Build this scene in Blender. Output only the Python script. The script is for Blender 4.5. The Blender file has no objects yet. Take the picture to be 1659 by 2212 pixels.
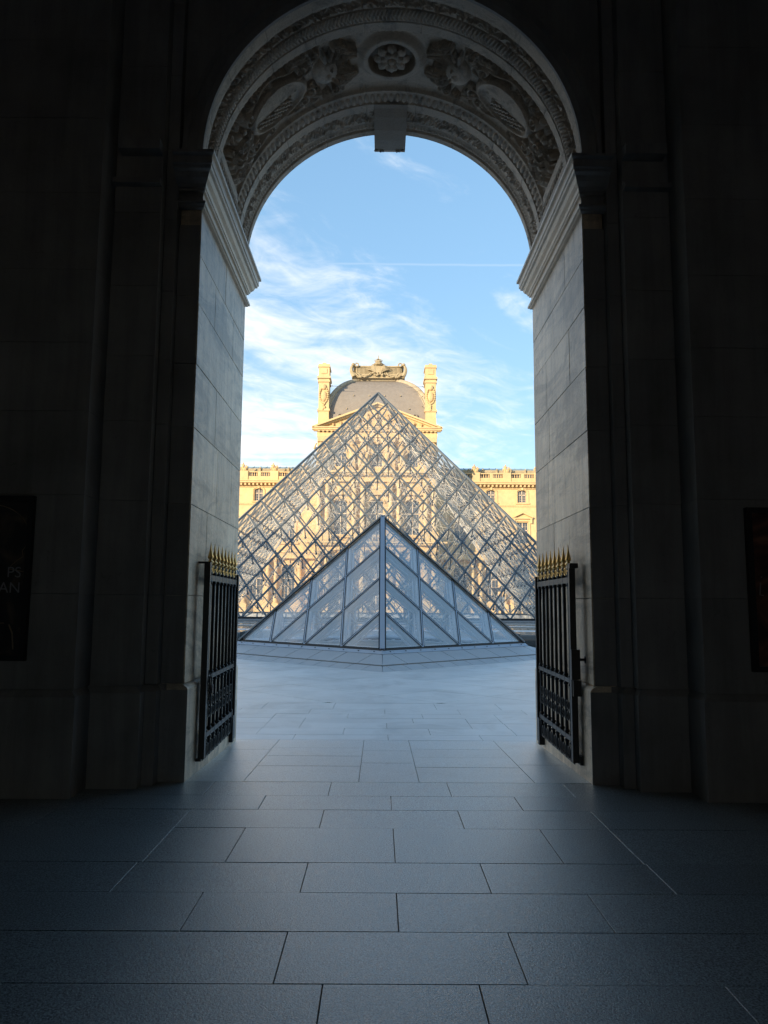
import bpy, math, random
import numpy as np
from math import sin, cos, pi, radians as R_, sqrt, atan2
from mathutils import Matrix, Vector, noise as mnoise
random.seed(7); rng = np.random.default_rng(7)
S = bpy.context.scene; COL = S.collection

# ---------------------------------------------------------------- camera
cam = bpy.data.cameras.new("camera"); camo = bpy.data.objects.new("camera", cam); COL.objects.link(camo)
F_, CX, CY, VX, VY = 1650., 829.5, 1106., 819., 1306.
cam.sensor_fit = 'VERTICAL'; cam.sensor_height = 34.6; cam.lens = 34.6 * F_ / 2212.
cam.clip_start = .05; cam.clip_end = 5000
d = np.array([VX - CX, -(VY - CY), -F_]); d /= np.linalg.norm(d)
u = np.array([sin(R_(.44)), cos(R_(.44)), 0.]); u -= d * (u @ d); u /= np.linalg.norm(u)
r = np.cross(d, u)
M = Matrix([list(r) + [0], list(d) + [0], list(u) + [1.6], [0, 0, 0, 1]])
camo.matrix_world = M
S.camera = camo

# ---------------------------------------------------------------- light
SUN_EL, SUN_AZ = 13.0, 40.0          # azimuth: degrees left of straight behind the camera
sd = Vector((-sin(R_(SUN_AZ)) * cos(R_(SUN_EL)), -cos(R_(SUN_AZ)) * cos(R_(SUN_EL)), sin(R_(SUN_EL))))
W = bpy.data.worlds.new("World"); S.world = W; W.use_nodes = True
SEED = 9.0; SAT = 1.62; VAL = 1.33
def build_world():
    nt = W.node_tree; nt.nodes.clear(); N = nt.nodes.new; L = nt.links.new
    out = N('ShaderNodeOutputWorld'); bg = N('ShaderNodeBackground'); L(bg.outputs[0], out.inputs[0])
    bg.inputs[1].default_value = 0.15
    sky = N('ShaderNodeTexSky'); sky.sky_type = 'NISHITA'; sky.sun_disc = False
    sky.sun_elevation = R_(SUN_EL); sky.sun_rotation = math.atan2(sd.x, sd.y)
    sky.air_density = .9; sky.dust_density = .3; sky.ozone_density = 2.0
    tc = N('ShaderNodeTexCoord'); sp = N('ShaderNodeSeparateXYZ'); L(tc.outputs['Generated'], sp.inputs[0])
    def mth(op, a, b=None, c=None, clamp=False):
        n = N('ShaderNodeMath'); n.operation = op; n.use_clamp = clamp
        for i, v in enumerate((a, b, c)):
            if v is None: continue
            if isinstance(v, (int, float)): n.inputs[i].default_value = v
            else: L(v, n.inputs[i])
        return n.outputs[0]
    x, y, z = sp.outputs
    zz = mth('MAXIMUM', z, 0.0); den = mth('ADD', zz, 0.22)
    px = mth('DIVIDE', x, den); py = mth('DIVIDE', y, den)
    # rotate the cloud plane a little so the streaks run down to the right
    cx = mth('ADD', mth('MULTIPLY', px, .86), mth('MULTIPLY', py, .5)); cy = mth('SUBTRACT', mth('MULTIPLY', py, .86), mth('MULTIPLY', px, .5))
    cb = N('ShaderNodeCombineXYZ'); L(mth('ADD', mth('MULTIPLY', cx, 1.25), SEED), cb.inputs[0]); L(mth('MULTIPLY', cy, 1.8), cb.inputs[1])
    n1 = N('ShaderNodeTexNoise'); L(cb.outputs[0], n1.inputs['Vector']); n1.inputs['Scale'].default_value = 1.7; n1.inputs['Detail'].default_value = 9
    n1.inputs['Roughness'].default_value = .62; n1.inputs['Distortion'].default_value = .9
    n2 = N('ShaderNodeTexNoise'); L(cb.outputs[0], n2.inputs['Vector']); n2.inputs['Scale'].default_value = 6.5; n2.inputs['Detail'].default_value = 7
    n2.inputs['Roughness'].default_value = .6; n2.inputs['Distortion'].default_value = 1.2
    m = mth('ADD', mth('MULTIPLY', n1.outputs[0], .7), mth('MULTIPLY', n2.outputs[0], .3))
    # more cloud low and to the left
    az = mth('ARCTAN2', x, y); side = mth('MULTIPLY', mth('TANH', mth('MULTIPLY', mth('ADD', az, -.02), 7.)), -.074)
    el = mth('ARCSINE', z); lowb = mth('MULTIPLY', mth('TANH', mth('MULTIPLY', mth('SUBTRACT', .40, el), 6.)), .085)
    m = mth('ADD', m, mth('ADD', side, lowb))
    mr = N('ShaderNodeMapRange'); mr.interpolation_type = 'SMOOTHSTEP'; L(m, mr.inputs[0])
    mr.inputs[1].default_value =   .45; mr.inputs[2].default_value = .78; mr.inputs[3].default_value = 0; mr.inputs[4].default_value = .92
    # contrail
    wob = N('ShaderNodeTexNoise'); wob.inputs['Scale'].default_value = 30; wob.inputs['Detail'].default_value = 4; L(tc.outputs['Generated'], wob.inputs['Vector'])
    dz = mth('ABSOLUTE', mth('ADD', mth('SUBTRACT', mth('DIVIDE', z, y), .464), mth('MULTIPLY', mth('SUBTRACT', wob.outputs[0], .5), .0025)))
    tr = N('ShaderNodeMapRange'); L(dz, tr.inputs[0]); tr.inputs[1].default_value = 0; tr.inputs[2].default_value = .0024; tr.inputs[3].default_value = .13; tr.inputs[4].default_value = 0
    trm = mth('MULTIPLY', tr.outputs[0], mth('MULTIPLY', mth('GREATER_THAN', az, -.22), mth('GREATER_THAN', y, 0)))
    trm = mth('MULTIPLY', trm, mth('LESS_THAN', az, .3))
    fac = mth('MAXIMUM', mr.outputs[0], trm)
    gm = N('ShaderNodeGamma'); L(sky.outputs[0], gm.inputs[0]); gm.inputs[1].default_value = .45
    hs = N('ShaderNodeHueSaturation'); L(gm.outputs[0], hs.inputs['Color']); hs.inputs['Saturation'].default_value = SAT; hs.inputs['Value'].default_value = VAL
    mx = N('ShaderNodeMix'); mx.data_type = 'RGBA'; L(fac, mx.inputs[0]); L(hs.outputs[0], mx.inputs[6])
    mx.inputs[7].default_value = (3.1, 3.07, 3.0, 1)
    L(mx.outputs[2], bg.inputs[0])
build_world()
sun = bpy.data.lights.new("sun", 'SUN'); suno = bpy.data.objects.new("sun", sun); COL.objects.link(suno)
sun.energy = 2.6; sun.angle = R_(.5); sun.color = (1.0, .80, .54)
suno.rotation_euler = sd.to_track_quat('Z', 'Y').to_euler(); suno.location = (-60, -60, 60)
S.view_settings.view_transform = 'Standard'; S.view_settings.look = 'None'; S.view_settings.gamma = 1
S.view_settings.use_curve_mapping = False; S.view_settings.exposure = 1.5
S.cycles.max_bounces = 14; S.cycles.diffuse_bounces = 6; S.cycles.glossy_bounces = 5; S.cycles.transparent_max_bounces = 40
S.cycles.use_denoising = True; S.cycles.sample_clamp_indirect = 6
S.cycles.caustics_reflective = False; S.cycles.caustics_refractive = False

# ---------------------------------------------------------------- materials
def mat(name, base, rough=.8, metal=0., spec=.5, var=0., objvar=0., bump=0., bscale=30., grain=None, streak=0., dirt=None, pit=0., patch=0., coat=0., crough=.3, ior=1.5, hband=0.):
    m = bpy.data.materials.new(name); m.use_nodes = True; nt = m.node_tree; N = nt.nodes.new; L = nt.links.new
    b = nt.nodes['Principled BSDF']; b.inputs['Roughness'].default_value = rough; b.inputs['Metallic'].default_value = metal
    b.inputs['Specular IOR Level'].default_value = spec; b.inputs['Coat Weight'].default_value = coat; b.inputs['Coat Roughness'].default_value = crough; b.inputs['IOR'].default_value = ior
    tc = N('ShaderNodeNewGeometry'); P = tc.outputs['Position']
    def noise(sc, det=4, ro=.55, vec=P, dist=0.):
        n = N('ShaderNodeTexNoise'); n.inputs['Scale'].default_value = sc; n.inputs['Detail'].default_value = det
        n.inputs['Roughness'].default_value = ro; n.inputs['Distortion'].default_value = dist; L(vec, n.inputs['Vector']); return n.outputs[0]
    def rng_(v, a, b_, c, d_):
        n = N('ShaderNodeMapRange'); L(v, n.inputs[0])
        for i, k in enumerate((a, b_, c, d_)): n.inputs[1 + i].default_value = k
        return n.outputs[0]
    def mul(a, b_):
        n = N('ShaderNodeMath'); n.operation = 'MULTIPLY'
        for i, v in enumerate((a, b_)):
            if isinstance(v, (int, float)): n.inputs[i].default_value = v
            else: L(v, n.inputs[i])
        return n.outputs[0]
    f = None
    def acc(v):
        nonlocal f
        f = v if f is None else mul(f, v)
    if var: acc(rng_(noise(1.3, 6, .6), .3, .7, 1 - var, 1 + var))
    if patch: acc(rng_(noise(3.1, 5, .7, dist=.6), .52, .66, 1, 1 - patch))
    if objvar:
        oi = N('ShaderNodeObjectInfo'); acc(rng_(oi.outputs['Random'], 0, 1, 1 - objvar, 1 + objvar))
    if grain: acc(rng_(noise(grain[0], 2, .7), .32, .68, 1 - grain[1], 1 + grain[1]))
    if streak:
        mp = N('ShaderNodeMapping'); L(P, mp.inputs['Vector']); mp.inputs['Scale'].default_value = (7, 7, .55)
        acc(rng_(noise(1.0, 6, .65, mp.outputs[0], .4), .42, .72, 1 + streak * .25, 1 - streak))
    if hband:
        mp2 = N('ShaderNodeMapping'); L(P, mp2.inputs['Vector']); mp2.inputs['Scale'].default_value = (.7, .7, 3.2)
        acc(rng_(noise(1.0, 7, .7, mp2.outputs[0], .8), .47, .62, 1, 1 - hband))
    if pit:
        acc(rng_(noise(14., 8, .8, dist=.7), .60, .68, 1, 1 - pit))
    mx = N('ShaderNodeMix'); mx.data_type = 'RGBA'; mx.blend_type = 'MULTIPLY'; mx.inputs[0].default_value = 1
    mx.inputs[6].default_value = (*base, 1)
    if f is not None:
        cr = N('ShaderNodeCombineColor'); [L(f, cr.inputs[i]) for i in range(3)]; L(cr.outputs[0], mx.inputs[7])
    else: mx.inputs[7].default_value = (1, 1, 1, 1)
    col = mx.outputs[2]
    if dirt:
        m2 = N('ShaderNodeMix'); m2.data_type = 'RGBA'; L(rng_(noise(dirt[0], 7, .68, dist=.7), dirt[2], dirt[3], 0, dirt[4]), m2.inputs[0])
        L(col, m2.inputs[6]); m2.inputs[7].default_value = (*dirt[1], 1); col = m2.outputs[2]
    L(col, b.inputs['Base Color'])
    if bump:
        bp = N('ShaderNodeBump'); bp.inputs['Strength'].default_value = 1; bp.inputs['Distance'].default_value = bump
        L(noise(bscale, 5, .65), bp.inputs['Height']); L(bp.outputs[0], b.inputs['Normal']); L(bp.outputs[0], b.inputs['Coat Normal'])
    m['b'] = 1
    return m
def glassmat(name, tint, boost, haze, hazecol=(.78, .86, .92), cap=1.):
    m = bpy.data.materials.new(name); m.use_nodes = True; nt = m.node_tree; N = nt.nodes.new; L = nt.links.new
    nt.nodes.remove(nt.nodes['Principled BSDF']); out = nt.nodes['Material Output']
    t = N('ShaderNodeBsdfTransparent'); t.inputs[0].default_value = (*tint, 1)
    g = N('ShaderNodeBsdfGlossy'); g.inputs['Roughness'].default_value = .015; g.inputs[0].default_value = (1, 1, 1, 1)
    df = N('ShaderNodeBsdfDiffuse'); df.inputs[0].default_value = (*hazecol, 1)  # pale diffuse veil mixed into the pane, painted stand-in for reflected sky haze
    # two-sided Schlick reflectance of a clean pane surface
    gi = N('ShaderNodeNewGeometry'); dt = N('ShaderNodeVectorMath'); dt.operation = 'DOT_PRODUCT'; L(gi.outputs['Incoming'], dt.inputs[0]); L(gi.outputs['Normal'], dt.inputs[1])
    def mt(op, a, b_=0.):
        n = N('ShaderNodeMath'); n.operation = op; n.use_clamp = True
        for i, v in enumerate((a, b_)):
            if isinstance(v, (int, float)): n.inputs[i].default_value = v
            else: L(v, n.inputs[i])
        return n.outputs[0]
    ab = N('ShaderNodeMath'); ab.operation = 'ABSOLUTE'; L(dt.outputs['Value'], ab.inputs[0])
    fz = mt('ADD', mt('MULTIPLY', mt('POWER', mt('SUBTRACT', 1., ab.outputs[0]), 5.), .96), .04)
    mm = N('ShaderNodeMath'); mm.operation = 'MULTIPLY'; mm.use_clamp = True; L(mt('MINIMUM', fz, cap), mm.inputs[0]); mm.inputs[1].default_value = boost
    a = N('ShaderNodeMixShader'); L(mm.outputs[0], a.inputs[0]); L(t.outputs[0], a.inputs[1]); L(g.outputs[0], a.inputs[2])
    gm = N('ShaderNodeNewGeometry'); ns = N('ShaderNodeTexNoise'); ns.inputs['Scale'].default_value = .9; ns.inputs['Detail'].default_value = 5; L(gm.outputs['Position'], ns.inputs['Vector'])
    mr = N('ShaderNodeMapRange'); L(ns.outputs[0], mr.inputs[0]); mr.inputs[1].default_value = .3; mr.inputs[2].default_value = .7; mr.inputs[3].default_value = haze * .5; mr.inputs[4].default_value = haze * 1.5
    c = N('ShaderNodeMixShader'); L(mr.outputs[0], c.inputs[0]); L(a.outputs[0], c.inputs[1]); L(df.outputs[0], c.inputs[2]); L(c.outputs[0], out.inputs[0])
    return m
MT = dict(
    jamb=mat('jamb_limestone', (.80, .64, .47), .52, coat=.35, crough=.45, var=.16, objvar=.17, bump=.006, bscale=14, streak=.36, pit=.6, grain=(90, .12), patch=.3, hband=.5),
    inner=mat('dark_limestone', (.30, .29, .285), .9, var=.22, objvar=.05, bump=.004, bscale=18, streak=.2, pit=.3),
    vault=mat('carved_limestone', (.48, .40, .325), .65, var=.12, bump=.003, bscale=40, dirt=(5., (.10, .10, .095), .5, .68, .65), grain=(60, .1)),
    key=mat('keystone_stone', (.36, .32, .28), .85, var=.12, bump=.003, bscale=30, pit=.3, grain=(60, .1)),
    imp=mat('impost_stone', (.72, .585, .44), .5, coat=.3, crough=.4, var=.12, bump=.003, bscale=20, streak=.12, grain=(60, .08)),
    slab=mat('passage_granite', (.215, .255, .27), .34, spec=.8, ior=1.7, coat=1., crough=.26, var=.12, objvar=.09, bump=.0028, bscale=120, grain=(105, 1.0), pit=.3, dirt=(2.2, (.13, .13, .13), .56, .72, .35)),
    mid=mat('granite_half_lit', (.44, .495, .525), .34, spec=.8, ior=1.6, coat=.9, crough=.28, var=.10, objvar=.07, bump=.003, bscale=80, pit=.35, grain=(85, .5), dirt=(1.6, (.2, .2, .2), .56, .72, .4)),  # step between passage and courtyard tones, light falloff put into the colour
    gap=mat('joint_mortar', (.07, .075, .08), .9),
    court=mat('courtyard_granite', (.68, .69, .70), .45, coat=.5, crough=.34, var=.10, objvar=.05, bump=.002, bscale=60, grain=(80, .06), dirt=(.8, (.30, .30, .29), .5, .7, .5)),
    kerb=mat('kerb_granite', (.44, .475, .52), .5, var=.05, objvar=.03, grain=(60, .05), bump=.001, bscale=60),
    light_steel=mat('pale_inner_steel', (.74, .79, .85), .3, metal=.05), steel=mat('painted_steel', (.40, .48, .60), .4, metal=.15, var=.04),
    steel_dark=mat('dark_gasket', (.02, .025, .032), .5),
    mull=mat('mullion_steel', (.12, .145, .165), .5, metal=.2),
    rod=mat('stainless_rod', (.86, .81, .72), .5, metal=.05),
    strut=mat('cast_node_steel', (.07, .07, .075), .5, metal=.2),
    backing=mat('flat_black_sheet', (.004, .004, .005), .9, spec=.1), iron=mat('black_iron', (.008, .009, .011), .42, metal=.0, spec=.35, bump=.001, bscale=60),
    gold=mat('gilding', (.78, .50, .18), .36, metal=.85, var=.15, bump=.002, bscale=60),
    stone=mat('golden_limestone', (.64, .475, .25), .9, var=.10, objvar=.04, bump=.02, bscale=3, dirt=(.25, (.42, .32, .2), .52, .72, .5)),
    stone2=mat('carved_golden_stone', (.62, .45, .235), .9, var=.1, bump=.05, bscale=6, dirt=(1.2, (.3, .22, .13), .5, .7, .5)),
    band=mat('ornamented_lead_band', (.38, .33, .24), .7, var=.2), lead=mat('lead_roof', (.25, .222, .195), .7, var=.1, streak=0, bump=.01, bscale=2, dirt=(.5, (.26, .25, .23), .5, .75, .5)),
    slate=mat('slate_roof', (.10, .095, .095), .6, var=.15),
    copper=mat('glass_roof_panels', (.30, .38, .37), .35, var=.1),
    crest=mat('weathered_crest', (.40, .33, .21), .8, var=.2, bump=.03, bscale=8),
    wood=mat('window_timber', (.62, .52, .40), .6),
    dark=mat('window_glass_dark', (.06, .075, .10), .15, spec=.8),
    white=mat('white_panel', (.65, .68, .68), .6), cloth=mat('dark_clothing', (.05, .055, .07), .9), skin=mat('skin', (.45, .28, .2), .6),
    canopy=mat('canopy_grey', (.12, .13, .15), .6), basin=mat('black_granite_rim', (.045, .052, .05), .28, spec=.6, var=.1),
    frame=mat('poster_frame', (.012, .014, .018), .35),
    lamp=mat('fixture_metal', (.5, .55, .6), .4), deck=mat('pale_deck', (.74, .78, .82), .5, var=.06),
)
MT['glass'] = glassmat('small_pyramid_glass', (.98, .985, .99), 2.0, .04)
MT['glass_big'] = glassmat('large_pyramid_glass', (.98, .98, .975), .8, .02, (.85, .82, .76), .22)
w = bpy.data.materials.new('basin_water'); w.use_nodes = True
b = w.node_tree.nodes['Principled BSDF']; b.inputs['Base Color'].default_value = (.05, .07, .08, 1); b.inputs['Roughness'].default_value = .06; b.inputs['Specular IOR Level'].default_value = .7
_n = w.node_tree.nodes.new('ShaderNodeTexNoise'); _n.inputs['Scale'].default_value = 3; _b = w.node_tree.nodes.new('ShaderNodeBump'); _b.inputs['Distance'].default_value = .01
_g = w.node_tree.nodes.new('ShaderNodeNewGeometry'); w.node_tree.links.new(_g.outputs['Position'], _n.inputs['Vector'])
w.node_tree.links.new(_n.outputs[0], _b.inputs['Height']); w.node_tree.links.new(_b.outputs[0], b.inputs['Normal']); MT['water'] = w

# ---------------------------------------------------------------- mesh helpers
class MB:
    def __init__(s): s.v = []; s.f = []
    def add(s, vs, fs):
        o = len(s.v); s.v += [tuple(map(float, p)) for p in vs]; s.f += [tuple(i + o for i in q) for q in fs]; return s
    def box(s, x0, x1, y0, y1, z0, z1):
        return s.add([(x0, y0, z0), (x1, y0, z0), (x1, y1, z0), (x0, y1, z0), (x0, y0, z1), (x1, y0, z1), (x1, y1, z1), (x0, y1, z1)],
                     [(0, 3, 2, 1), (4, 5, 6, 7), (0, 1, 5, 4), (1, 2, 6, 5), (2, 3, 7, 6), (3, 0, 4, 7)])
    def bar(s, a, b, w_, h, up=(0, 0, 1), w2=None, h2=None):
        a, b = Vector(a), Vector(b); t = (b - a).normalized(); up = Vector(up)
        sd_ = t.cross(up)
        if sd_.length < 1e-4: sd_ = t.cross(Vector((1, 0, 0)))
        sd_.normalize(); n = sd_.cross(t).normalized(); w2 = w2 or w_; h2 = h2 or h
        vs = []
        for p, ww, hh in ((a, w_, h), (b, w2, h2)):
            for i, j in ((-1, -1), (1, -1), (1, 1), (-1, 1)): vs.append(p + sd_ * (i * ww / 2) + n * (j * hh / 2))
        return s.add(vs, [(0, 1, 2, 3), (7, 6, 5, 4), (0, 4, 5, 1), (1, 5, 6, 2), (2, 6, 7, 3), (3, 7, 4, 0)])
    def tube(s, pts, rad, n=6, cap=True, closed=False):
        pts = [Vector(p) for p in pts]; k = len(pts); rs = rad if isinstance(rad, (list, tuple)) else [rad] * k
        vs = []; prev = None
        for i, p in enumerate(pts):
            if closed: t = pts[(i + 1) % k] - pts[i - 1]
            else: t = pts[min(i + 1, k - 1)] - pts[max(i - 1, 0)]
            t.normalize()
            if prev is None:
                a = t.cross(Vector((0, 0, 1)));
                if a.length < .1: a = t.cross(Vector((1, 0, 0)))
                a.normalize()
            else:
                a = prev - t * prev.dot(t); a.normalize()
            prev = a; bb = t.cross(a)
            for j in range(n):
                an = 2 * pi * j / n; vs.append(p + (a * cos(an) + bb * sin(an)) * rs[i])
        fs = []
        for i in range(k if closed else k - 1):
            i2 = (i + 1) % k
            for j in range(n): fs.append((i * n + j, i * n + (j + 1) % n, i2 * n + (j + 1) % n, i2 * n + j))
        if cap and not closed: fs += [tuple(range(n - 1, -1, -1)), tuple((k - 1) * n + j for j in range(n))]
        return s.add(vs, fs)
    def lathe(s, prof, c=(0, 0, 0), n=10, sx=1, sy=1):
        vs = [(c[0] + r_ * cos(2 * pi * j / n) * sx, c[1] + r_ * sin(2 * pi * j / n) * sy, c[2] + z) for r_, z in prof for j in range(n)]
        fs = [(i * n + j, i * n + (j + 1) % n, (i + 1) * n + (j + 1) % n, (i + 1) * n + j) for i in range(len(prof) - 1) for j in range(n)]
        fs += [tuple(range(n - 1, -1, -1)), tuple((len(prof) - 1) * n + j for j in range(n))]
        return s.add(vs, fs)
    def ball(s, c, r_, n=8, m=5, sc=(1, 1, 1)):
        prof = [(max(1e-3, sin(pi * i / m)), -cos(pi * i / m)) for i in range(m + 1)]
        vs = [(c[0] + r_ * p[0] * cos(2 * pi * j / n) * sc[0], c[1] + r_ * p[0] * sin(2 * pi * j / n) * sc[1], c[2] + r_ * p[1] * sc[2]) for p in prof for j in range(n)]
        fs = [(i * n + j, i * n + (j + 1) % n, (i + 1) * n + (j + 1) % n, (i + 1) * n + j) for i in range(m) for j in range(n)]
        return s.add(vs, fs)
    def prism(s, poly, y0, y1):
        """poly of (x,z), extruded from y0 to y1"""
        k = len(poly)
        vs = [(p[0], y0, p[1]) for p in poly] + [(p[0], y1, p[1]) for p in poly]
        return s.add(vs, [tuple(range(k)), tuple(range(2 * k - 1, k - 1, -1))] + [(i, i + k, (i + 1) % k + k, (i + 1) % k) for i in range(k)])
    def slab(s, poly, z0, z1, bev=.004):
        """poly of (x,y[,z offset]); bevelled top"""
        k = len(poly); P = [Vector((p[0], p[1])) for p in poly]; c = sum(P, Vector((0, 0))) / k
        def zo(p): return p[2] if len(p) > 2 else 0
        ins = [p + (c - p).normalized() * bev * 1.5 for p in P]
        vs = [(P[i].x, P[i].y, z0 + zo(poly[i])) for i in range(k)] + [(P[i].x, P[i].y, z1 - bev + zo(poly[i])) for i in range(k)] + [(ins[i].x, ins[i].y, z1 + zo(poly[i])) for i in range(k)]
        fs = [tuple(2 * k + i for i in range(k))]
        for i in range(k):
            j = (i + 1) % k; fs += [(i, j, k + j, k + i), (k + i, k + j, 2 * k + j, 2 * k + i)]
        return s.add(vs, fs)
    def mesh(s, name, smooth=False):
        me = bpy.data.meshes.new(name); me.from_pydata(s.v, [], s.f); me.update()
        if smooth: me.polygons.foreach_set('use_smooth', [True] * len(me.polygons))
        return me
def link(name, me, m, parent=None, **kw):
    o = bpy.data.objects.new(name, me); COL.objects.link(o)
    if m is not None and me is not None and not me.materials: me.materials.append(MT[m] if isinstance(m, str) else m)
    if parent is not None: o.parent = parent
    for k, v in kw.items(): o[k] = v
    return o
def ob(name, mb, m, parent=None, smooth=False, **kw):
    return link(name, mb.mesh(name, smooth), m, parent, **kw)
def empty(name, label, cat, loc=(0, 0, 0), group=None):
    o = bpy.data.objects.new(name, None); COL.objects.link(o); o.location = loc; o['label'] = label; o['category'] = cat
    if group: o['group'] = group
    return o
def struct(name): 
    o = bpy.data.objects.new(name, None); COL.objects.link(o); o['kind'] = 'structure'; return o
def grid_mesh(name, P, m, parent, smooth=True, flip=False):
    a, b_ = P.shape[:2]; me = bpy.data.meshes.new(name); nv = a * b_
    me.vertices.add(nv); me.vertices.foreach_set('co', P.reshape(-1).astype(np.float32))
    i = np.arange((a - 1) * (b_ - 1)); r0 = i // (b_ - 1); c0 = i % (b_ - 1); v0 = r0 * b_ + c0
    q = np.stack([v0, v0 + 1, v0 + b_ + 1, v0 + b_], 1)
    if flip: q = q[:, ::-1]
    nf = len(q); me.loops.add(nf * 4); me.loops.foreach_set('vertex_index', q.reshape(-1).astype(np.int32))
    me.polygons.add(nf); me.polygons.foreach_set('loop_start', np.arange(0, nf * 4, 4, dtype=np.int32)); me.polygons.foreach_set('loop_total', np.full(nf, 4, dtype=np.int32))
    me.update(calc_edges=True); me.validate()
    if smooth: me.polygons.foreach_set('use_smooth', np.ones(nf, dtype=bool))
    return link(name, me, m, parent)

XC = .095            # axis of the gateway
HW = 1.80            # half width of the opening
YN, YF = 6.85, 9.20  # near and far face of the gate wall
ZI = 5.72; ZS = 5.85; RV = 1.807
def zfloor(y):
    return .065 if y <= 6.9 else (max(0., .065 * (9.4 - y) / 2.5))

# ================================================================ GROUND
ground = MB(); ground.add([(-400, 9.2, -.05), (400, 9.2, -.05), (400, 1500, -.05), (-400, 1500, -.05)], [(0, 1, 2, 3)])
yard = ob('courtyard_ground', ground, 'court', kind='structure')
ob('street_ground', MB().add([(-400, -600, 0), (400, -600, 0), (400, -27, 0), (-400, -27, 0)], [(0, 1, 2, 3)]), 'kerb', kind='structure')
fb = MB(); fb.add([(-5.6, -26.9, .045), (5.8, -26.9, .045), (5.8, 6.9, .045), (-5.6, 6.9, .045)], [(0, 1, 2, 3)])
fb.add([(-5.6, 6.9, .045), (5.8, 6.9, .045), (5.8, 9.4, -.022), (-5.6, 9.4, -.022)], [(0, 1, 2, 3)])
fb.add([(-5.6, 9.4, -.022), (5.8, 9.4, -.022), (5.8, 13.5, -.022), (-5.6, 13.5, -.022)], [(0, 1, 2, 3)])
floor = ob('passage_floor', fb, 'gap', kind='structure')
G = .0024
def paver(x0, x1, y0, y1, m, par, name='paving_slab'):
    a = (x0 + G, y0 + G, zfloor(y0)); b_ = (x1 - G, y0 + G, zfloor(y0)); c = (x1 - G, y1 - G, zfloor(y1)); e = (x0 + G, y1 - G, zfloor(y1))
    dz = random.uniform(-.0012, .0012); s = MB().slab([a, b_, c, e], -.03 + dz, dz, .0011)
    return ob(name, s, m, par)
rows = [(0.9, 1.35), (1.35, 1.84), (1.84, 2.33), (2.33, 2.83), (2.83, 3.32), (3.32, 3.82), (3.82, 4.31), (4.31, 4.79), (4.79, 5.50), (5.50, 5.975), (5.975, 6.395), (6.395, 6.88)]
jx = {4: [-.218 - 1.3, -.218, .419, 1.42], 5: [-.42 - 1.4, -.42, .62, 1.9], 6: [-2.2, -.93, .104, 1.13, 2.2], 7: [-1.427, -.413, .615, 1.61], 8: [-1.40, -.91, .108, 1.12, 1.6],
      9: [-1.40, -.402, .602, 1.6], 10: [-.9, .105, 1.1, 2.14], 11: [-1.41, -.402, .598, 1.6]}
for k, (y0, y1) in enumerate(rows):
    xs = sorted(jx.get(k, [(-.4 if k % 2 else -.9), (.6 if k % 2 else .1), 1.62]))
    x = xs[0]
    st = random.uniform(.95, 1.25)
    while x > -5.5: x -= st; xs.insert(0, max(x, -5.6)); st = random.uniform(.95, 1.3)
    x = xs[-1]; st = random.uniform(.95, 1.2) if xs[-1] < 1.7 else .9
    while x < 5.7: x += st; xs.append(min(x, 5.8)); st = random.uniform(.95, 1.3)
    for a, b_ in zip(xs[:-1], xs[1:]):
        if b_ - a > .08: paver(a, b_, y0, y1, 'slab', floor)
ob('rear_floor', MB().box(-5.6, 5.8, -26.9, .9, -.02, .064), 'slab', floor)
# doorway: three columns of slabs between two long joints
XL_, XR_ = -1.17, 1.37
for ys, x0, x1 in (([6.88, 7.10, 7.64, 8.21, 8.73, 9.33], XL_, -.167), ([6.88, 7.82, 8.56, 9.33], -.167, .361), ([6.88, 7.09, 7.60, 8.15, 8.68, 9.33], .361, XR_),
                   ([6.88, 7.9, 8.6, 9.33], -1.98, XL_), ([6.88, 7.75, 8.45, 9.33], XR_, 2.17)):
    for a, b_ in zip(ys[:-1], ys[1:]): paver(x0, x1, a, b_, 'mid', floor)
for x0, x1, y0, y1, js in ((-2.9, 3.1, 9.33, 9.71, [-2.0, -1.02, .12, 1.25, 2.2]), (-2.9, 3.1, 9.71, 10.2, [-1.51, -.437, .649, 1.72]),
                           (-2.9, 3.1, 10.2, 10.665, [-1.5, -1.03, .113, 1.23, 1.71]), (-2.9, 3.1, 10.665, 11.1, [-1.5, -1.03, .48, 1.23, 1.7]),
                           (-2.9, 3.1, 11.1, 11.52, [-1.5, -.44, .637, 1.7]), (-2.9, 3.1, 11.52, 12.03, [-2.1, -1.03, .097, 1.216, 2.2]), (-2.9, 3.1, 12.03, 12.77, [-1.8, -.70, .90, 1.9])):
    xs = [x0] + js + [x1]
    for a, b_ in zip(xs[:-1], xs[1:]): paver(a, b_, y0, y1, 'court', floor)
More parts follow.
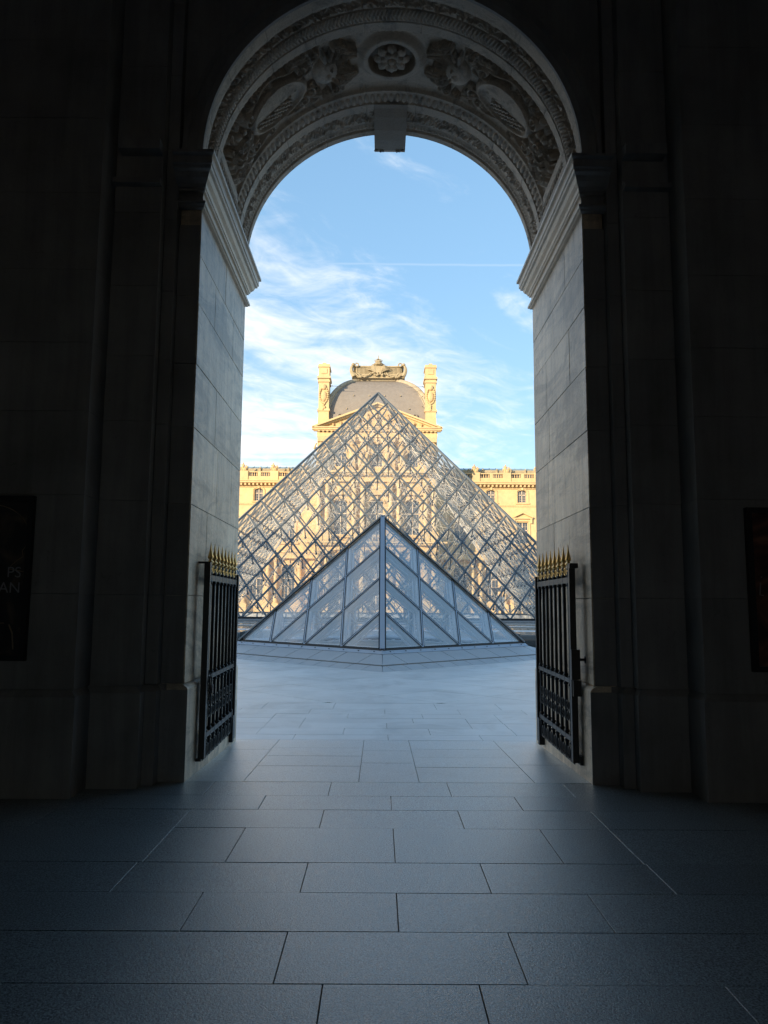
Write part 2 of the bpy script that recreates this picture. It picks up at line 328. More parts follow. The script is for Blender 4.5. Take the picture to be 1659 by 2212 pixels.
# courtyard slabs laid at 45 degrees
def clip(poly, f):
    out = []
    for i in range(len(poly)):
        p, q = poly[i], poly[(i + 1) % len(poly)]; a, b_ = f(p), f(q)
        if a >= 0: out.append(p)
        if (a >= 0) != (b_ >= 0): t = a / (a - b_); out.append((p[0] + t * (q[0] - p[0]), p[1] + t * (q[1] - p[1])))
    return out
PCX, PCY, PR = .09, 24.5, 6.0
ug = 13.9; vg = 13.7; stp = 1.85
def rad(p): return abs(p[0] - PCX) + abs(p[1] - PCY)
for i in range(-4, 14):
    for j in range(-4, 14):
        u0, v0 = ug + i * stp, vg + j * stp; g2 = .008
        c = [((a - b_) / 2, (a + b_) / 2) for a, b_ in ((u0 + g2, v0 + g2), (u0 + stp - g2, v0 + g2), (u0 + stp - g2, v0 + stp - g2), (u0 + g2, v0 + stp - g2))]
        cx_, cy_ = sum(p[0] for p in c) / 4, sum(p[1] for p in c) / 4
        if abs(cx_) > .24 * cy_ + 1.6 or cy_ > 27: continue
        if max(rad(p) for p in c) < PR - .1: continue
        pc = clip(c, lambda p: p[1] - 12.777) if abs(cx_) < 3.9 else clip(c, lambda p: p[1] - 9.4)
        if len(pc) < 3: continue
        if abs(cx_) >= 2.2 and cy_ < 13.9:
            pc = clip(pc, (lambda p: p[0] - 3.107) if cx_ > 0 else (lambda p: -2.907 - p[0])) if cy_ < 12.7 else pc
            if len(pc) < 3: continue
        dz = random.uniform(-.001, .001)
        area = abs(sum(pc[k][0] * pc[(k + 1) % len(pc)][1] - pc[(k + 1) % len(pc)][0] * pc[k][1] for k in range(len(pc)))) / 2
        if area < .02: continue
        pc = [p for p in pc]
        if sum(pc[k][0] * pc[(k + 1) % len(pc)][1] - pc[(k + 1) % len(pc)][0] * pc[k][1] for k in range(len(pc))) < 0: pc.reverse()
        ob('paving_slab', MB().slab(pc, -.04 + dz, dz, .004), 'court', yard)
ob('joint_bed', MB().box(-14, 14, 9.3, 27, -.045, -.028), 'gap', yard)

# ================================================================ GATEWAY BUILDING
wing = empty('palace_wing', 'dark stone gateway building whose carved arch frames the courtyard', 'building')
# --- mass of the building around the passage (its height decides where the morning shade falls)
m = MB()
m.box(-260, -6.0, -27, YF, -.05, 22.5); m.box(6.2, 140, -27, YF, -.05, 22.5)
m.box(-6.0, 6.2, -26.6, YF, 9.6, 22.5); m.box(-6.0, -2.3, -27, -26.6, -.05, 22.5); m.box(2.5, 6.2, -27, -26.6, -.05, 22.5); m.box(-2.3, 2.5, -27, -26.6, 6.6, 22.5)
m.add([(-260, -27, 22.5), (140, -27, 22.5), (140, YF, 22.5), (-260, YF, 22.5), (-260, -2.4, 27), (140, -2.4, 27)], [(0, 1, 5, 4), (2, 3, 4, 5), (0, 4, 3), (1, 2, 5)])
ob('outer_mass', m, 'stone', wing)
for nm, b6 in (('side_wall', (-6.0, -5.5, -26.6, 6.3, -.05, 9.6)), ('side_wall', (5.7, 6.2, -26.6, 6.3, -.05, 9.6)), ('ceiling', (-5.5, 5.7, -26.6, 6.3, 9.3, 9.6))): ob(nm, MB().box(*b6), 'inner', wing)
# --- front wall (towards the viewer), arch cut out
def arch_faces(mb, y, x0, x1, ztop, r=RV, zs=ZS, hw=RV, zb=ZI, flip=False, n=48):
    arc = [(XC + r * cos(pi * i / n), zs + r * sin(pi * i / n)) for i in range(n + 1)]
    def outer(i):
        a = pi * i / n; c, s_ = cos(a), sin(a); tx = ((x1 - XC) if c > 0 else (XC - x0)) / max(abs(c), 1e-6); tz = (ztop - zs) / max(s_, 1e-6); t = min(tx, tz); return (XC + t * c, zs + t * s_)
    out = [outer(i) for i in range(n + 1)]
    for i in range(n):
        q = [(arc[i][0], y, arc[i][1]), (out[i][0], y, out[i][1]), (out[i + 1][0], y, out[i + 1][1]), (arc[i + 1][0], y, arc[i + 1][1])]
        pts = q if not flip else q[::-1]; mb.add(pts, [(0, 1, 2, 3)])
    for cx_ in (x0, x1):   # corner fill
        pass
    ca = [(x1, ztop), (x0, ztop)]
    for k, (X, Z) in enumerate(ca):
        idx = [i for i in range(n) if (abs(out[i][1] - ztop) < 1e-6) != (abs(out[i + 1][1] - ztop) < 1e-6) and ((out[i][0] > XC) == (k == 0))]
        for i in idx: mb.add([(out[i][0], y, out[i][1]), (X, y, Z), (out[i + 1][0], y, out[i + 1][1])], [(0, 1, 2)])
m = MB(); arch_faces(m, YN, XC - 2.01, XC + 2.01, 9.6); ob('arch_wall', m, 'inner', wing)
m = MB(); arch_faces(m, YF + .05, XC - 6.1, XC + 6.1, 9.7); ob('outer_arch_wall', m, 'stone', wing)
# stepped piers: blocks in courses
def block_wall(par, x0, x1, yface, depth, zs, mname, wmin=.8, jit=True, name='stone_block'):
    """courses of blocks on a wall facing -Y, between x0 and x1"""
    for k, (za, zb) in enumerate(zip(zs[:-1], zs[1:])):
        L_ = x1 - x0; n = max(1, int(round(L_ / wmin))); cuts = [x0 + L_ * i / n + (random.uniform(-.12, .12) * L_ / n if 0 < i < n else 0) + ((.25 * L_ / n) * (1 if k % 2 else -1) if 0 < i < n else 0) for i in range(n + 1)]
        for a, b_ in zip(cuts[:-1], cuts[1:]):
            g = .0015; e = .002; dy = random.uniform(-.001, .001)
            A = [(a + g, yface + e + dy, za + g), (b_ - g, yface + e + dy, za + g), (b_ - g, yface + e + dy, zb - g), (a + g, yface + e + dy, zb - g)]
            B = [(a + g + e, yface + dy, za + g + e), (b_ - g - e, yface + dy, za + g + e), (b_ - g - e, yface + dy, zb - g - e), (a + g + e, yface + dy, zb - g - e)]
            C = [(p[0], yface + depth, p[2]) for p in A]
            mb = MB(); mb.add(A + B + C, [(4, 5, 6, 7)] + [(i, (i + 1) % 4, 4 + (i + 1) % 4, 4 + i) for i in range(4)] + [(8 + i, 8 + (i + 1) % 4, (i + 1) % 4, i) for i in range(4)])
            ob(name, mb, mname, par)
courses = [.90, 1.67, 2.49, 3.2, 3.8, 4.45, 5.15, 5.85, 6.6, 7.35, 8.1, 9.3]
for sgn in (-1, 1):
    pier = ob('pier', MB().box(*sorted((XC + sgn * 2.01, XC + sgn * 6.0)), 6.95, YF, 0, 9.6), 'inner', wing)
    def seg(a, b_, y, zs=courses, mm='inner', dp=.28, wm=.8): block_wall(pier, *sorted((XC + sgn * a, XC + sgn * b_)), y, dp, zs, mm, wm)
    seg(HW + .012, 2.01, YN, [.90, 1.67, 2.49, 3.2, 3.8, 4.45, 5.15], wm=3); seg(2.01, 2.12, 6.75, wm=3); seg(2.12, 2.55, 6.63, wm=3); seg(2.55, 5.5, 6.30, wm=1.25, dp=.6)
    # plinth, stepping with the wall
    pl = MB(); e = .05
    prof = [(0, .0), (0, .845), (-.018, .865), (-.045, .90)]
    path = [(1.765, YN - .02), (2.0, YN - .02), (2.0, 6.70), (2.10, 6.70), (2.10, 6.58), (2.52, 6.58), (2.52, 6.25), (5.6, 6.25)]
    # offset outward = towards camera / axis
    vs = []; 
    for (px_, py_) in path:
        for o_, z in prof: vs.append((XC + sgn * (px_ - o_ * 1.0), py_ - o_, z))
    n_ = len(prof); fs = [(i * n_ + j, (i + 1) * n_ + j, (i + 1) * n_ + j + 1, i * n_ + j + 1) for i in range(len(path) - 1) for j in range(n_ - 1)]
    pl.add(vs, fs); ob('plinth', pl, 'inner', wing)
    # cornice at the top of the side piers
    for z, o_, h in ((7.55, .05, .10), (7.65, .12, .09), (8.3, .10, .12)):
        ob('cornice', MB().box(*sorted((XC + sgn * (2.55 - .0), XC + sgn * 5.5)), 6.30 - o_, 6.31, z, z + h), 'inner', wing)
    ob('capital_band', MB().box(*sorted((XC + sgn * 2.12, XC + sgn * 2.55)), 6.55, 6.64, 5.40, 5.45), 'inner', wing); ob('capital_band', MB().box(*sorted((XC + sgn * 2.12, XC + sgn * 2.5)), 6.50, 6.64, 5.70, 5.80), 'inner', wing)
    # --- jamb: stone blocks in courses
    jamb = ob('jamb_core', MB().box(*sorted((XC + sgn * (HW + .10), XC + sgn * 2.0)), YN + .02, YF, 0, 5.85), 'jamb', wing)
    zc = [.90, 1.67, 2.49, 3.2, 3.8, 4.38, 4.85, 5.31]
    cutsY = [[.36, .66], [.28, .62], [.45, .78], [.38], [.62], [.3, .7], [.5]] if sgn < 0 else [[.4, .72], [.32, .6], [.7], [.33, .66], [.25, .7], [.55], [.3]]
    xf = XC + sgn * HW
    def jblock(ya, yb, za, zb, x, m_='jamb'):
        g = .002; e = .004; dx = random.uniform(0, .003) * sgn
        A = [(x + dx + sgn * e, ya + g, za + g), (x + dx + sgn * e, yb - g, za + g), (x + dx + sgn * e, yb - g, zb - g), (x + dx + sgn * e, ya + g, zb - g)]
        B = [(x + dx, ya + g + e, za + g + e), (x + dx, yb - g - e, za + g + e), (x + dx, yb - g - e, zb - g - e), (x + dx, ya + g + e, zb - g - e)]
        C = [(XC + sgn * (HW + .13), p[1], p[2]) for p in A]
        mb = MB().add(A + B + C, [(4, 5, 6, 7)] + [(i, (i + 1) % 4, 4 + (i + 1) % 4, 4 + i) for i in range(4)] + [(8 + i, 8 + (i + 1) % 4, (i + 1) % 4, i) for i in range(4)])
        ob('stone_block', mb, m_, jamb)
    for (za, zb), cy_ in zip(zip(zc[:-1], zc[1:]), cutsY):
        ys = [YN] + [YN + (YF - YN) * c for c in cy_] + [YF]
        for a, b_ in zip(ys[:-1], ys[1:]): jblock(a, b_, za, zb, xf)
    # jamb plinth with chamfered top
    for a, b_ in ((YN - .02, 7.75), (7.75, YF + .03)):
        xp = XC + sgn * 1.765
        v_ = [(xp, .0 - .03), (xp, .855), (xp + sgn * .012, .872), (XC + sgn * (HW + .02), .90), (XC + sgn * (HW + .15), .90), (XC + sgn * (HW + .15), -.03)]
        mb = MB(); k = len(v_); mb.add([(p[0], a + .002, p[1]) for p in v_] + [(p[0], b_ - .002, p[1]) for p in v_], [tuple(range(k)), tuple(range(2 * k - 1, k - 1, -1))] + [(i, i + k, (i + 1) % k + k, (i + 1) % k) for i in range(k)])
        ob('plinth_stone', mb, 'jamb', jamb)
    # --- impost
    pr = [(.165, 0), (.165, -.028), (.14, -.034), (.140, -.105), (.128, -.11), (.124, -.135), (.10, -.145), (.095, -.16), (.084, -.185), (.056, -.215), (.046, -.24), (.036, -.244), (.034, -.262), (.012, -.268),
          (.008, -.30), (.012, -.345), (.030, -.36), (.047, -.372), (.052, -.388), (.047, -.404), (.030, -.408), (.028, -.42), (.0, -.424)]
    vs = []; base = [(2.02, YN, 0, -1.9), (HW, YN, -1, -1.9), (HW, YF, -1, 1.0), (2.4, YF, 0, 1.0)]
    for bx, by, ox, oy in base:
        for p, z in pr: vs.append((XC + sgn * (bx + ox * p), by + oy * p, ZI + z))
    n_ = len(pr); fs = []
    for i in (1, 2):
        for j in range(n_ - 1): fs.append((i * n_ + j, (i + 1) * n_ + j, (i + 1) * n_ + j + 1, i * n_ + j + 1))
    ob('impost_return', MB().add(vs[:2 * n_], [(j, n_ + j, n_ + j + 1, j + 1) for j in range(n_ - 1)]), 'inner', wing)  # room-side face in the darker stone, its shade put into the colour
    mb = MB(); mb.add(vs, fs)
    mb.add([(XC + sgn * 2.02, YN - 1.9 * .165, ZI), (XC + sgn * (HW - .165), YN - 1.9 * .165, ZI), (XC + sgn * (HW - .165), YF + .165, ZI), (XC + sgn * 2.4, YF + .165, ZI)], [(0, 1, 2, 3)])
    ob('impost', mb, 'imp', wing)
# side fill above the imposts behind the vault and the archivolt ring on the inner face
m = MB(); n = 64
prof = [(RV, 0), (RV, -.035), (RV + .05, -.055), (RV + .135, -.055), (RV + .15, -.075), (RV + .185, -.075), (RV + .195, 0)]
vs = []; pts = [(0., -.13)] + [(pi * i / n, 0) for i in range(n + 1)] + [(pi, -.13)]
for a, dz in pts:
    for rr, dy in prof: vs.append((XC + rr * cos(a), YN + dy, ZS + rr * sin(a) + dz))
k = len(prof); m.add(vs, [(i * k + j, (i + 1) * k + j, (i + 1) * k + j + 1, i * k + j + 1) for i in range(len(pts) - 1) for j in range(k - 1)])
ob('archivolt', m, 'inner', wing, smooth=False)

# --- carved vault: one relief surface
def smooth(x, a, b_): t = np.clip((x - a) / (b_ - a), 0, 1); return t * t * (3 - 2 * t)
NA, NY = 980, 420
arc_len = pi * RV; ext = ZS - ZI; s_tot = arc_len + 2 * ext
s = np.linspace(0, s_tot, NA)[:, None] * np.ones((1, NY)); Y = np.linspace(YN, 9.25, NY)[None, :] * np.ones((NA, 1))
se = np.minimum(s, s_tot - s)
def bands(x, br):   # x -> continuous band coordinate
    return np.interp(x, br, [0, 1, 2, 3, 4, 5, 6, 7])
bn = bands(Y, [6.85, 7.00, 7.167, 7.323, 7.442, 7.476, 7.50, 7.6])
bf = bands(9.25 - Y, [0, .20, .475, .482, .62, .765, .88, 1.0])
bs = bands(se, [-.2, 0.0, .15, .29, .42, .52, .60, .75])
B_ = np.minimum(np.minimum(bn, bf), bs)
which = np.where(bs <= np.minimum(bn, bf), 1, 0)
along = np.where(which == 1, Y, s)
H = np.zeros_like(s)     # positive = towards the opening
fr = B_ - np.floor(B_)
# edge 0..1
far_edge = (bf <= np.minimum(bn, bs))
H += np.where(B_ < 1, np.where(far_edge, -.03 * smooth(fr, .42, .52) + .022 * np.exp(-((fr - .75) / .12) ** 2) * (1 + .25 * np.sin(along * 150)), -.006 * smooth(fr, .8, .86)), 0)
# leaf garland 1..2
g = (B_ >= 1) & (B_ < 2); ph = along * 2 * pi / .30; cen = .5 + .17 * np.sin(ph)
leafs = np.exp(-((fr - cen) / .10) ** 2) + .8 * np.exp(-((fr - .5 + .25 * np.sin(ph + .8)) / .12) ** 2) * (.5 + .5 * np.sin(along * 2 * pi / .075 + 6 * fr)) + .5 * (np.sin(along * 95 + 9 * fr) * np.sin(fr * 17 + along * 40) > .35) * smooth(fr, .1, .2) * smooth(1 - fr, .1, .2)
H = np.where(g, -.035 + .032 * leafs, H)
# herringbone/egg 2..3
g = (B_ >= 2) & (B_ < 3); H = np.where(g, -.03 + .018 * fr - .02 * (fr < .08) + .016 * np.sin(pi * fr) + .011 * np.sign(np.sin(along * 2 * pi / .042 + np.abs(fr - .5) * 7)) * smooth(fr, .1, .2) * smooth(1 - fr, .1, .2), H)
g = (B_ >= 3) & (B_ < 4); H = np.where(g, 0.0, H)
g = (B_ >= 4) & (B_ < 5); egg = np.sqrt(np.clip(1 - ((((along / .075) % 1) - .5) / .36) ** 2 - ((fr - .45) / .42) ** 2, 0, 1)); H = np.where(g, -.022 - .022 * fr + .030 * egg, H)
g = (B_ >= 5) & (B_ < 6); endz = which == 1; H = np.where(g, np.where(endz, -.028, -.046 - .05 * np.sin(pi * .5 * fr) + .028 * np.exp(-((fr - .25) / .16) ** 2)), H)
field = B_ >= 6
# field ornament, computed in (S,T) metres from the crown; mirrored
Sx = np.abs(s - s_tot / 2); sg = np.sign(s - s_tot / 2); T = Y - 7.93
O = np.zeros_like(s)
def stamp_max(mask_pts, val): np.maximum(O, val, out=O)
def ell(cx_, cy_, a, b_, rot=0):
    c, s_ = cos(rot), sin(rot); X_ = (Sx - cx_) * c + (T - cy_) * s_; Y_ = -(Sx - cx_) * s_ + (T - cy_) * c; return X_ / a, Y_ / b_
def blob(cx_, cy_, a, b_, h, rot=0, p=.5):
    X_, Y_ = ell(cx_, cy_, a, b_, rot); stamp_max(0, h * np.clip(1 - X_ ** 2 - Y_ ** 2, 0, 1) ** p)
def curve(pts, r0, r1, h):
    pts = np.array(pts); n = len(pts)
    for i, (x, y) in enumerate(pts):
        rr = r0 + (r1 - r0) * i / (n - 1); d2 = (Sx - x) ** 2 + (T - y) ** 2
        lo = d2 < rr * rr
        O[lo] = np.maximum(O[lo], h * np.sqrt(1 - d2[lo] / (rr * rr)))
def spiral(cx_, cy_, r0, turns, a0, dr, w_=.02, h=.07, n=60):
    pts = [(cx_ + r0 * (1 - .85 * t) * cos(a0 + dr * turns * 2 * pi * t), cy_ + r0 * (1 - .85 * t) * sin(a0 + dr * turns * 2 * pi * t)) for t in np.linspace(0, 1, n)]
    curve(pts, w_, w_ * .6, h)
def leaf(cx_, cy_, L_, w_, rot, h=.06, lobes=5):
    c, s_ = cos(rot), sin(rot); X_ = ((Sx - cx_) * c + (T - cy_) * s_) / L_; Y_ = (-(Sx - cx_) * s_ + (T - cy_) * c) / w_
    ok = (X_ > 0) & (X_ < 1); wd = np.sin(pi * np.clip(X_, 0, 1) ** .7) * (.75 + .25 * np.abs(np.sin(X_ * pi * lobes)))
    v = np.where(ok & (np.abs(Y_) < wd), h * (.45 + .55 * np.sqrt(np.clip(1 - (Y_ / np.maximum(wd, 1e-3)) ** 2, 0, 1))) * (.85 + .2 * np.cos(Y_ * 14)) , 0); np.maximum(O, v, out=O)
rr = random.Random(5)
# head/mask cluster next to the rosette
for (x, y, a) in ((.62, -.30, 2.6), (.62, .30, 3.6), (.80, -.32, .6), (.82, .33, -.5), (.56, 0.18, 3.3), (.56, -.16, 2.9), (.95, .34, 0.1), (.95, -.33, -.1)): leaf(x, y, .24, .075, a, .07)
blob(.74, .02, .15, .19, .105); blob(.74, .03, .07, .09, .125); blob(.69, -.05, .03, .025, .125); blob(.69, .09, .03, .025, .125)
for k in range(9):
    a = -1.9 + k * .45; leaf(.72 + .1 * cos(a + pi), .0 + .14 * sin(a), .17, .03, pi - a * .8, .085, 2)
spiral(.97, -.20, .10, 1.4, 0, 1); spiral(.97, .22, .10, 1.4, 0, -1); spiral(.60, .32, .07, 1.2, 2, 1, .014); spiral(.60, -.32, .07, 1.2, 2, -1, .014)
# cartouche
X_, Y_ = ell(1.42, .0, .43, .27, -.04); q = X_ ** 2 + Y_ ** 2
np.maximum(O, np.where(q < 1, .055 + .045 * np.exp(-((np.sqrt(q) - .9) / .09) ** 2) + .035 * np.clip(1 - q, 0, 1), 0), out=O)
mk = (q < .62) & (T > .02) & (Sx > 1.22); O[mk] += .012 * np.sign(np.sin((Sx[mk] * 55 + T[mk] * 95))) * (1 + .5 * np.sin(Sx[mk] * 140))
spiral(1.06, -.24, .085, 1.3, 1, 1, .02, .10); spiral(1.06, .24, .085, 1.3, -1, -1, .02, .10); spiral(1.84, -.22, .09, 1.4, 2.2, -1, .022, .11); spiral(1.84, .24, .09, 1.4, -2.2, 1, .022, .11)
curve([(1.0 + .85 * t, -.33 + .05 * sin(t * 9)) for t in np.linspace(0, 1, 70)], .022, .016, .07); curve([(1.0 + .85 * t, .34 + .04 * sin(t * 9)) for t in np.linspace(0, 1, 70)], .022, .016, .07)
# trophy of fruit, ribbons and leaves below the cartouche
for k in range(26): blob(rr.uniform(1.9, 2.32), rr.uniform(-.33, .34), rr.uniform(.03, .075), rr.uniform(.03, .06), rr.uniform(.06, .12), rr.uniform(0, 3))
for k in range(16): leaf(rr.uniform(1.85, 2.2), rr.uniform(-.30, .30), rr.uniform(.15, .26), rr.uniform(.03, .06), rr.uniform(-1.2, 1.2), rr.uniform(.06, .11), rr.choice((2, 3, 5)))
spiral(2.05, 0, .13, 1.5, 0, 1, .024, .115); spiral(2.28, .2, .07, 1.2, 0, -1, .016, .10); spiral(2.28, -.2, .07, 1.2, 0, 1, .016, .1)
curve([(1.85 + .5 * t, .12 * sin(t * 7)) for t in np.linspace(0, 1, 50)], .022, .012, .11)
for k in range(14): blob(rr.uniform(.9, 1.15), rr.uniform(-.36, .36), rr.uniform(.02, .05), rr.uniform(.02, .05), rr.uniform(.05, .09))
for k in range(24):
    x_, y_ = rr.uniform(.50, 1.12), rr.choice((-1, 1)) * rr.uniform(.12, .40)
    leaf(x_, y_, rr.uniform(.10, .2), rr.uniform(.025, .05), rr.uniform(0, 6.28), rr.uniform(.05, .085), rr.choice((2, 3, 5)))
for k in range(20):
    x_, y_ = rr.uniform(1.0, 1.95), rr.choice((-1, 1)) * rr.uniform(.27, .41)
    leaf(x_, y_, rr.uniform(.09, .18), rr.uniform(.02, .045), rr.uniform(0, 6.28), rr.uniform(.045, .08), rr.choice((2, 3, 5)))
for k in range(12): leaf(rr.uniform(1.8, 2.35), rr.uniform(-.38, .38), rr.uniform(.10, .2), rr.uniform(.02, .05), rr.uniform(0, 6.28), rr.uniform(.06, .11), rr.choice((2, 3, 5)))
for k in range(8): spiral(rr.uniform(.55, 2.3), rr.choice((-1, 1)) * rr.uniform(.28, .37), rr.uniform(.04, .07), 1.3, rr.uniform(0, 6), rr.choice((-1, 1)), .012, .09)
O *= 1.15; O += .0018 * np.sin(Sx * 210 + 7 * np.sin(T * 40)) * np.sin(T * 190 + 5 * np.sin(Sx * 31)) * (O > .02)
fm = smooth(B_, 6.0, 6.25)
Hf = -.098 + O * fm
# rosette opening at the crown
rc = np.sqrt(Sx ** 2 + T ** 2)
ring = np.where(rc < .40, .075 * smooth(.40 - rc, 0, .10) , 0); ring = np.where(rc < .265, .075 - .16 * smooth(.265 - rc, 0, .02), ring)
Hf = np.where(rc < .40, -.098 + ring, Hf)
H = np.where(field, Hf, H)
# block joints across the vault and small damage
jt = np.minimum.reduce([np.abs(s - s_tot / 2 - o_) for o_ in (-2.45, -1.95, -1.38, -.84, -.3, .3, .84, 1.38, 1.95, 2.45)])
H -= .010 * np.exp(-(jt / .006) ** 2) * (B_ < 6)
H += rng.normal(0, .0009, H.shape)
a = np.clip((s - ext) / RV, 0, pi); rad_ = RV - H
PX = XC + rad_ * np.cos(a); PZ = ZS + rad_ * np.sin(a); PZ = np.where(s < ext, ZI + s, PZ); PZ = np.where(s > s_tot - ext, ZI + (s_tot - s), PZ)
P = np.stack([PX, Y + rng.normal(0, .0004, H.shape), PZ], -1)
grid_mesh('carved_vault', P, 'vault', wing)
# crown rosette
m = MB(); zc_ = ZS + RV + .075
def petal(mb, a0, L_, w_, z0, lift, n=6):
    vs = []; 
    for i in range(n + 1):
        t = i / n; rr_ = .035 + L_ * t; ww = w_ * (sin(pi * min(1, t * .85 + .12)) ** .6) * (1 + .18 * cos(t * 16)); zz = z0 - lift * sin(t * pi * .75)
        for j in (-1, -.5, 0, .5, 1): vs.append((XC + rr_ * cos(a0) - ww * j * sin(a0), 7.93 + rr_ * sin(a0) + ww * j * cos(a0), zz + .018 * abs(j) ** 2 - (.008 if j == 0 else 0)))
    k = 5; o_ = len(vs); vs += [(x, y, z + .03) for x, y, z in vs]
    fs = [(i * k + j, i * k + j + 1, (i + 1) * k + j + 1, (i + 1) * k + j) for i in range(n) for j in range(4)]
    fs += [tuple(q + o_ for q in f[::-1]) for f in fs]
    mb.add(vs, fs)
for k in range(8): petal(m, 2 * pi * k / 8, .165, .062, zc_, .06)
for k in range(8): petal(m, 2 * pi * (k + .5) / 8, .10, .045, zc_ - .03, .06)
m.ball((XC, 7.93, zc_ - .05), .045, 12, 7); m.tube([(XC + .07 * cos(t), 7.93 + .07 * sin(t), zc_ - .055) for t in np.linspace(0, 2 * pi, 24, endpoint=False)], .016, 8, closed=True)
ob('rosette', m, 'vault', wing, smooth=True)
# keystone console
m = MB()
kp = [(8.63, 7.75), (8.63, 7.64), (8.68, 7.625), (8.78, 7.575), (8.95, 7.515), (9.12, 7.49), (9.34, 7.49), (9.42, 7.52), (9.42, 7.78)]
w0 = .205
vs = []
for sx in (-1, 1):
    for y, z in kp: vs.append((XC + sx * (w0 - .03 * (7.72 - z)), y, z))
k = len(kp); m.add(vs, [tuple(range(k)), tuple(range(2 * k - 1, k - 1, -1))] + [(i, i + k, (i + 1) % k + k, (i + 1) % k) for i in range(k)])
for xx in (-.12, .09):
    m.ball((XC + xx, 9.33, 7.475), .018, 8, 5); m.ball((XC + xx + .03, 9.33, 7.475), .015, 8, 5)
for xx in (-.18, .17): m.ball((XC + xx, 9.33, 7.482), .022, 8, 5, (1.3, 1, .6))
ob('keystone', m, 'key', wing)

# ================================================================ POSTERS
def text_mesh(txt, size, depth=.002):
    cu = bpy.data.curves.new('lettering', 'FONT'); cu.body = txt; cu.size = size; cu.extrude = depth; cu.offset = -.0008
    o = bpy.data.objects.new('lettering_tmp', cu); COL.objects.link(o); bpy.context.view_layer.update()
    me = bpy.data.meshes.new_from_object(o.evaluated_get(bpy.context.evaluated_depsgraph_get())); bpy.data.objects.remove(o); return me
def poster_mat(name, c1, c2, c3, seed, sc):
    m = bpy.data.materials.new(name); m.use_nodes = True; nt = m.node_tree; N = nt.nodes.new; L = nt.links.new; b = nt.nodes['Principled BSDF']; b.inputs['Roughness'].default_value = .4
    g = N('ShaderNodeNewGeometry'); mp = N('ShaderNodeMapping'); L(g.outputs['Position'], mp.inputs[0]); mp.inputs['Location'].default_value = (seed, 0, seed); n = N('ShaderNodeTexNoise'); L(mp.outputs[0], n.inputs['Vector']); n.inputs['Scale'].default_value = sc; n.inputs['Detail'].default_value = 5; n.inputs['Distortion'].default_value = 2.
    r_ = N('ShaderNodeValToRGB'); L(n.outputs[0], r_.inputs[0]); e = r_.color_ramp.elements; e[0].position = .35; e[0].color = (*c1, 1); e[1].position = .72; e[1].color = (*c3, 1); q = e.new(.55); q.color = (*c2, 1)
    L(r_.outputs[0], b.inputs['Base Color']); return m
MT['post1'] = poster_mat('poster_print_amber', (.015, .016, .02), (.03, .028, .03), (.16, .12, .08), 3, 1.6)
MT['post2'] = poster_mat('poster_print_red', (.05, .02, .02), (.14, .05, .035), (.30, .13, .07), 8, 2.6)
MT['ink'] = mat('pale_lettering', (.38, .38, .42), .5); MT['ink2'] = mat('faint_script', (.36, .28, .25), .5); MT['glow'] = mat('amber_outline', (.42, .31, .2), .5)
YW = 6.30
def poster(name, label, x0, x1, z0, z1, pm):
    t = empty(name, label, 'poster', ((x0 + x1) / 2, YW, z0)); ox, oy, oz = t.location
    m = MB(); fw = .045
    for a, b_, c, e in ((x0, x1, z0, z0 + fw), (x0, x1, z1 - fw, z1), (x0, x0 + fw, z0 + fw, z1 - fw), (x1 - fw, x1, z0 + fw, z1 - fw)): m.box(a - ox, b_ - ox, YW - .05 - oy, YW - oy, c - oz, e - oz)
    ob('frame', m, 'frame', t)
    ob('print', MB().box(x0 + fw - ox, x1 - fw - ox, YW - .02 - oy, YW - oy - .002, z0 + fw - oz, z1 - fw - oz), pm, t)
    return t
t1 = poster('framed_poster', 'framed dark poster with letters PS and AN, on the left wall', -3.87, -2.85, 1.13, 2.47, 'post1')
def lettering(t, txt, size, xr, z, mm, right=True):
    me = text_mesh(txt, size); xs = [v.co.x for v in me.vertices]; wd = max(xs)
    o = link('lettering', me, mm, t); o.rotation_euler = (pi / 2, 0, 0); x = xr - wd if right else xr
    o.location = (x - t.location.x, YW - .024 - t.location.y, z - t.location.z); return o
lettering(t1, 'PS', .125, -2.93, 1.80, 'ink'); lettering(t1, 'AN', .125, -2.935, 1.675, 'ink')
m = MB(); o1 = t1.location
def P1(px_, pz): return (px_ - o1.x, YW - .024 - o1.y, pz - o1.z)
m.tube([P1(-3.10 + .0 + .33 * cos(t) - .12, 2.16 + .24 * sin(t)) for t in np.linspace(pi * .75, -.2, 24)], .004, 5)
m.tube([P1(x, z) for x, z in ((-2.90, 2.12), (-2.905, 2.05), (-2.93, 2.02), (-2.92, 1.97), (-2.965, 1.94), (-3.01, 1.90), (-3.03, 1.87), (-2.9, 1.845))], .003, 5)
ob('printed_outline', m, 'glow', t1); m = MB()
m.tube([P1(x, z) for x, z in ((-3.0, 1.42), (-2.97, 1.35), (-2.955, 1.22))], .006, 5); m.tube([P1(-3.14, 1.43), P1(-3.04, 1.43)], .003, 5)
ob('printed_outline', m, 'glow', t1, kind='stuff')
t2 = poster('framed_poster', 'framed reddish poster with faint script, on the right wall', 3.03, 4.05, 1.08, 2.42, 'post2')
m = MB(); o1 = t2.location
m.tube([P1(3.13, 1.80), P1(3.12, 1.70), P1(3.15, 1.695)], .005, 5); m.ball(P1(3.14, 1.845), .007, 6, 4)
m.tube([P1(x, z) for x, z in ((3.19, 1.60), (3.20, 1.80), (3.235, 1.79), (3.235, 1.73), (3.2, 1.71))], .005, 5)
m.tube([P1(3.19, 1.585), P1(3.24, 1.585)], .003, 5); m.tube([P1(3.205, 1.585), P1(3.20, 1.54)], .003, 5)
ob('printed_script', m, 'ink2', t2, kind='stuff')

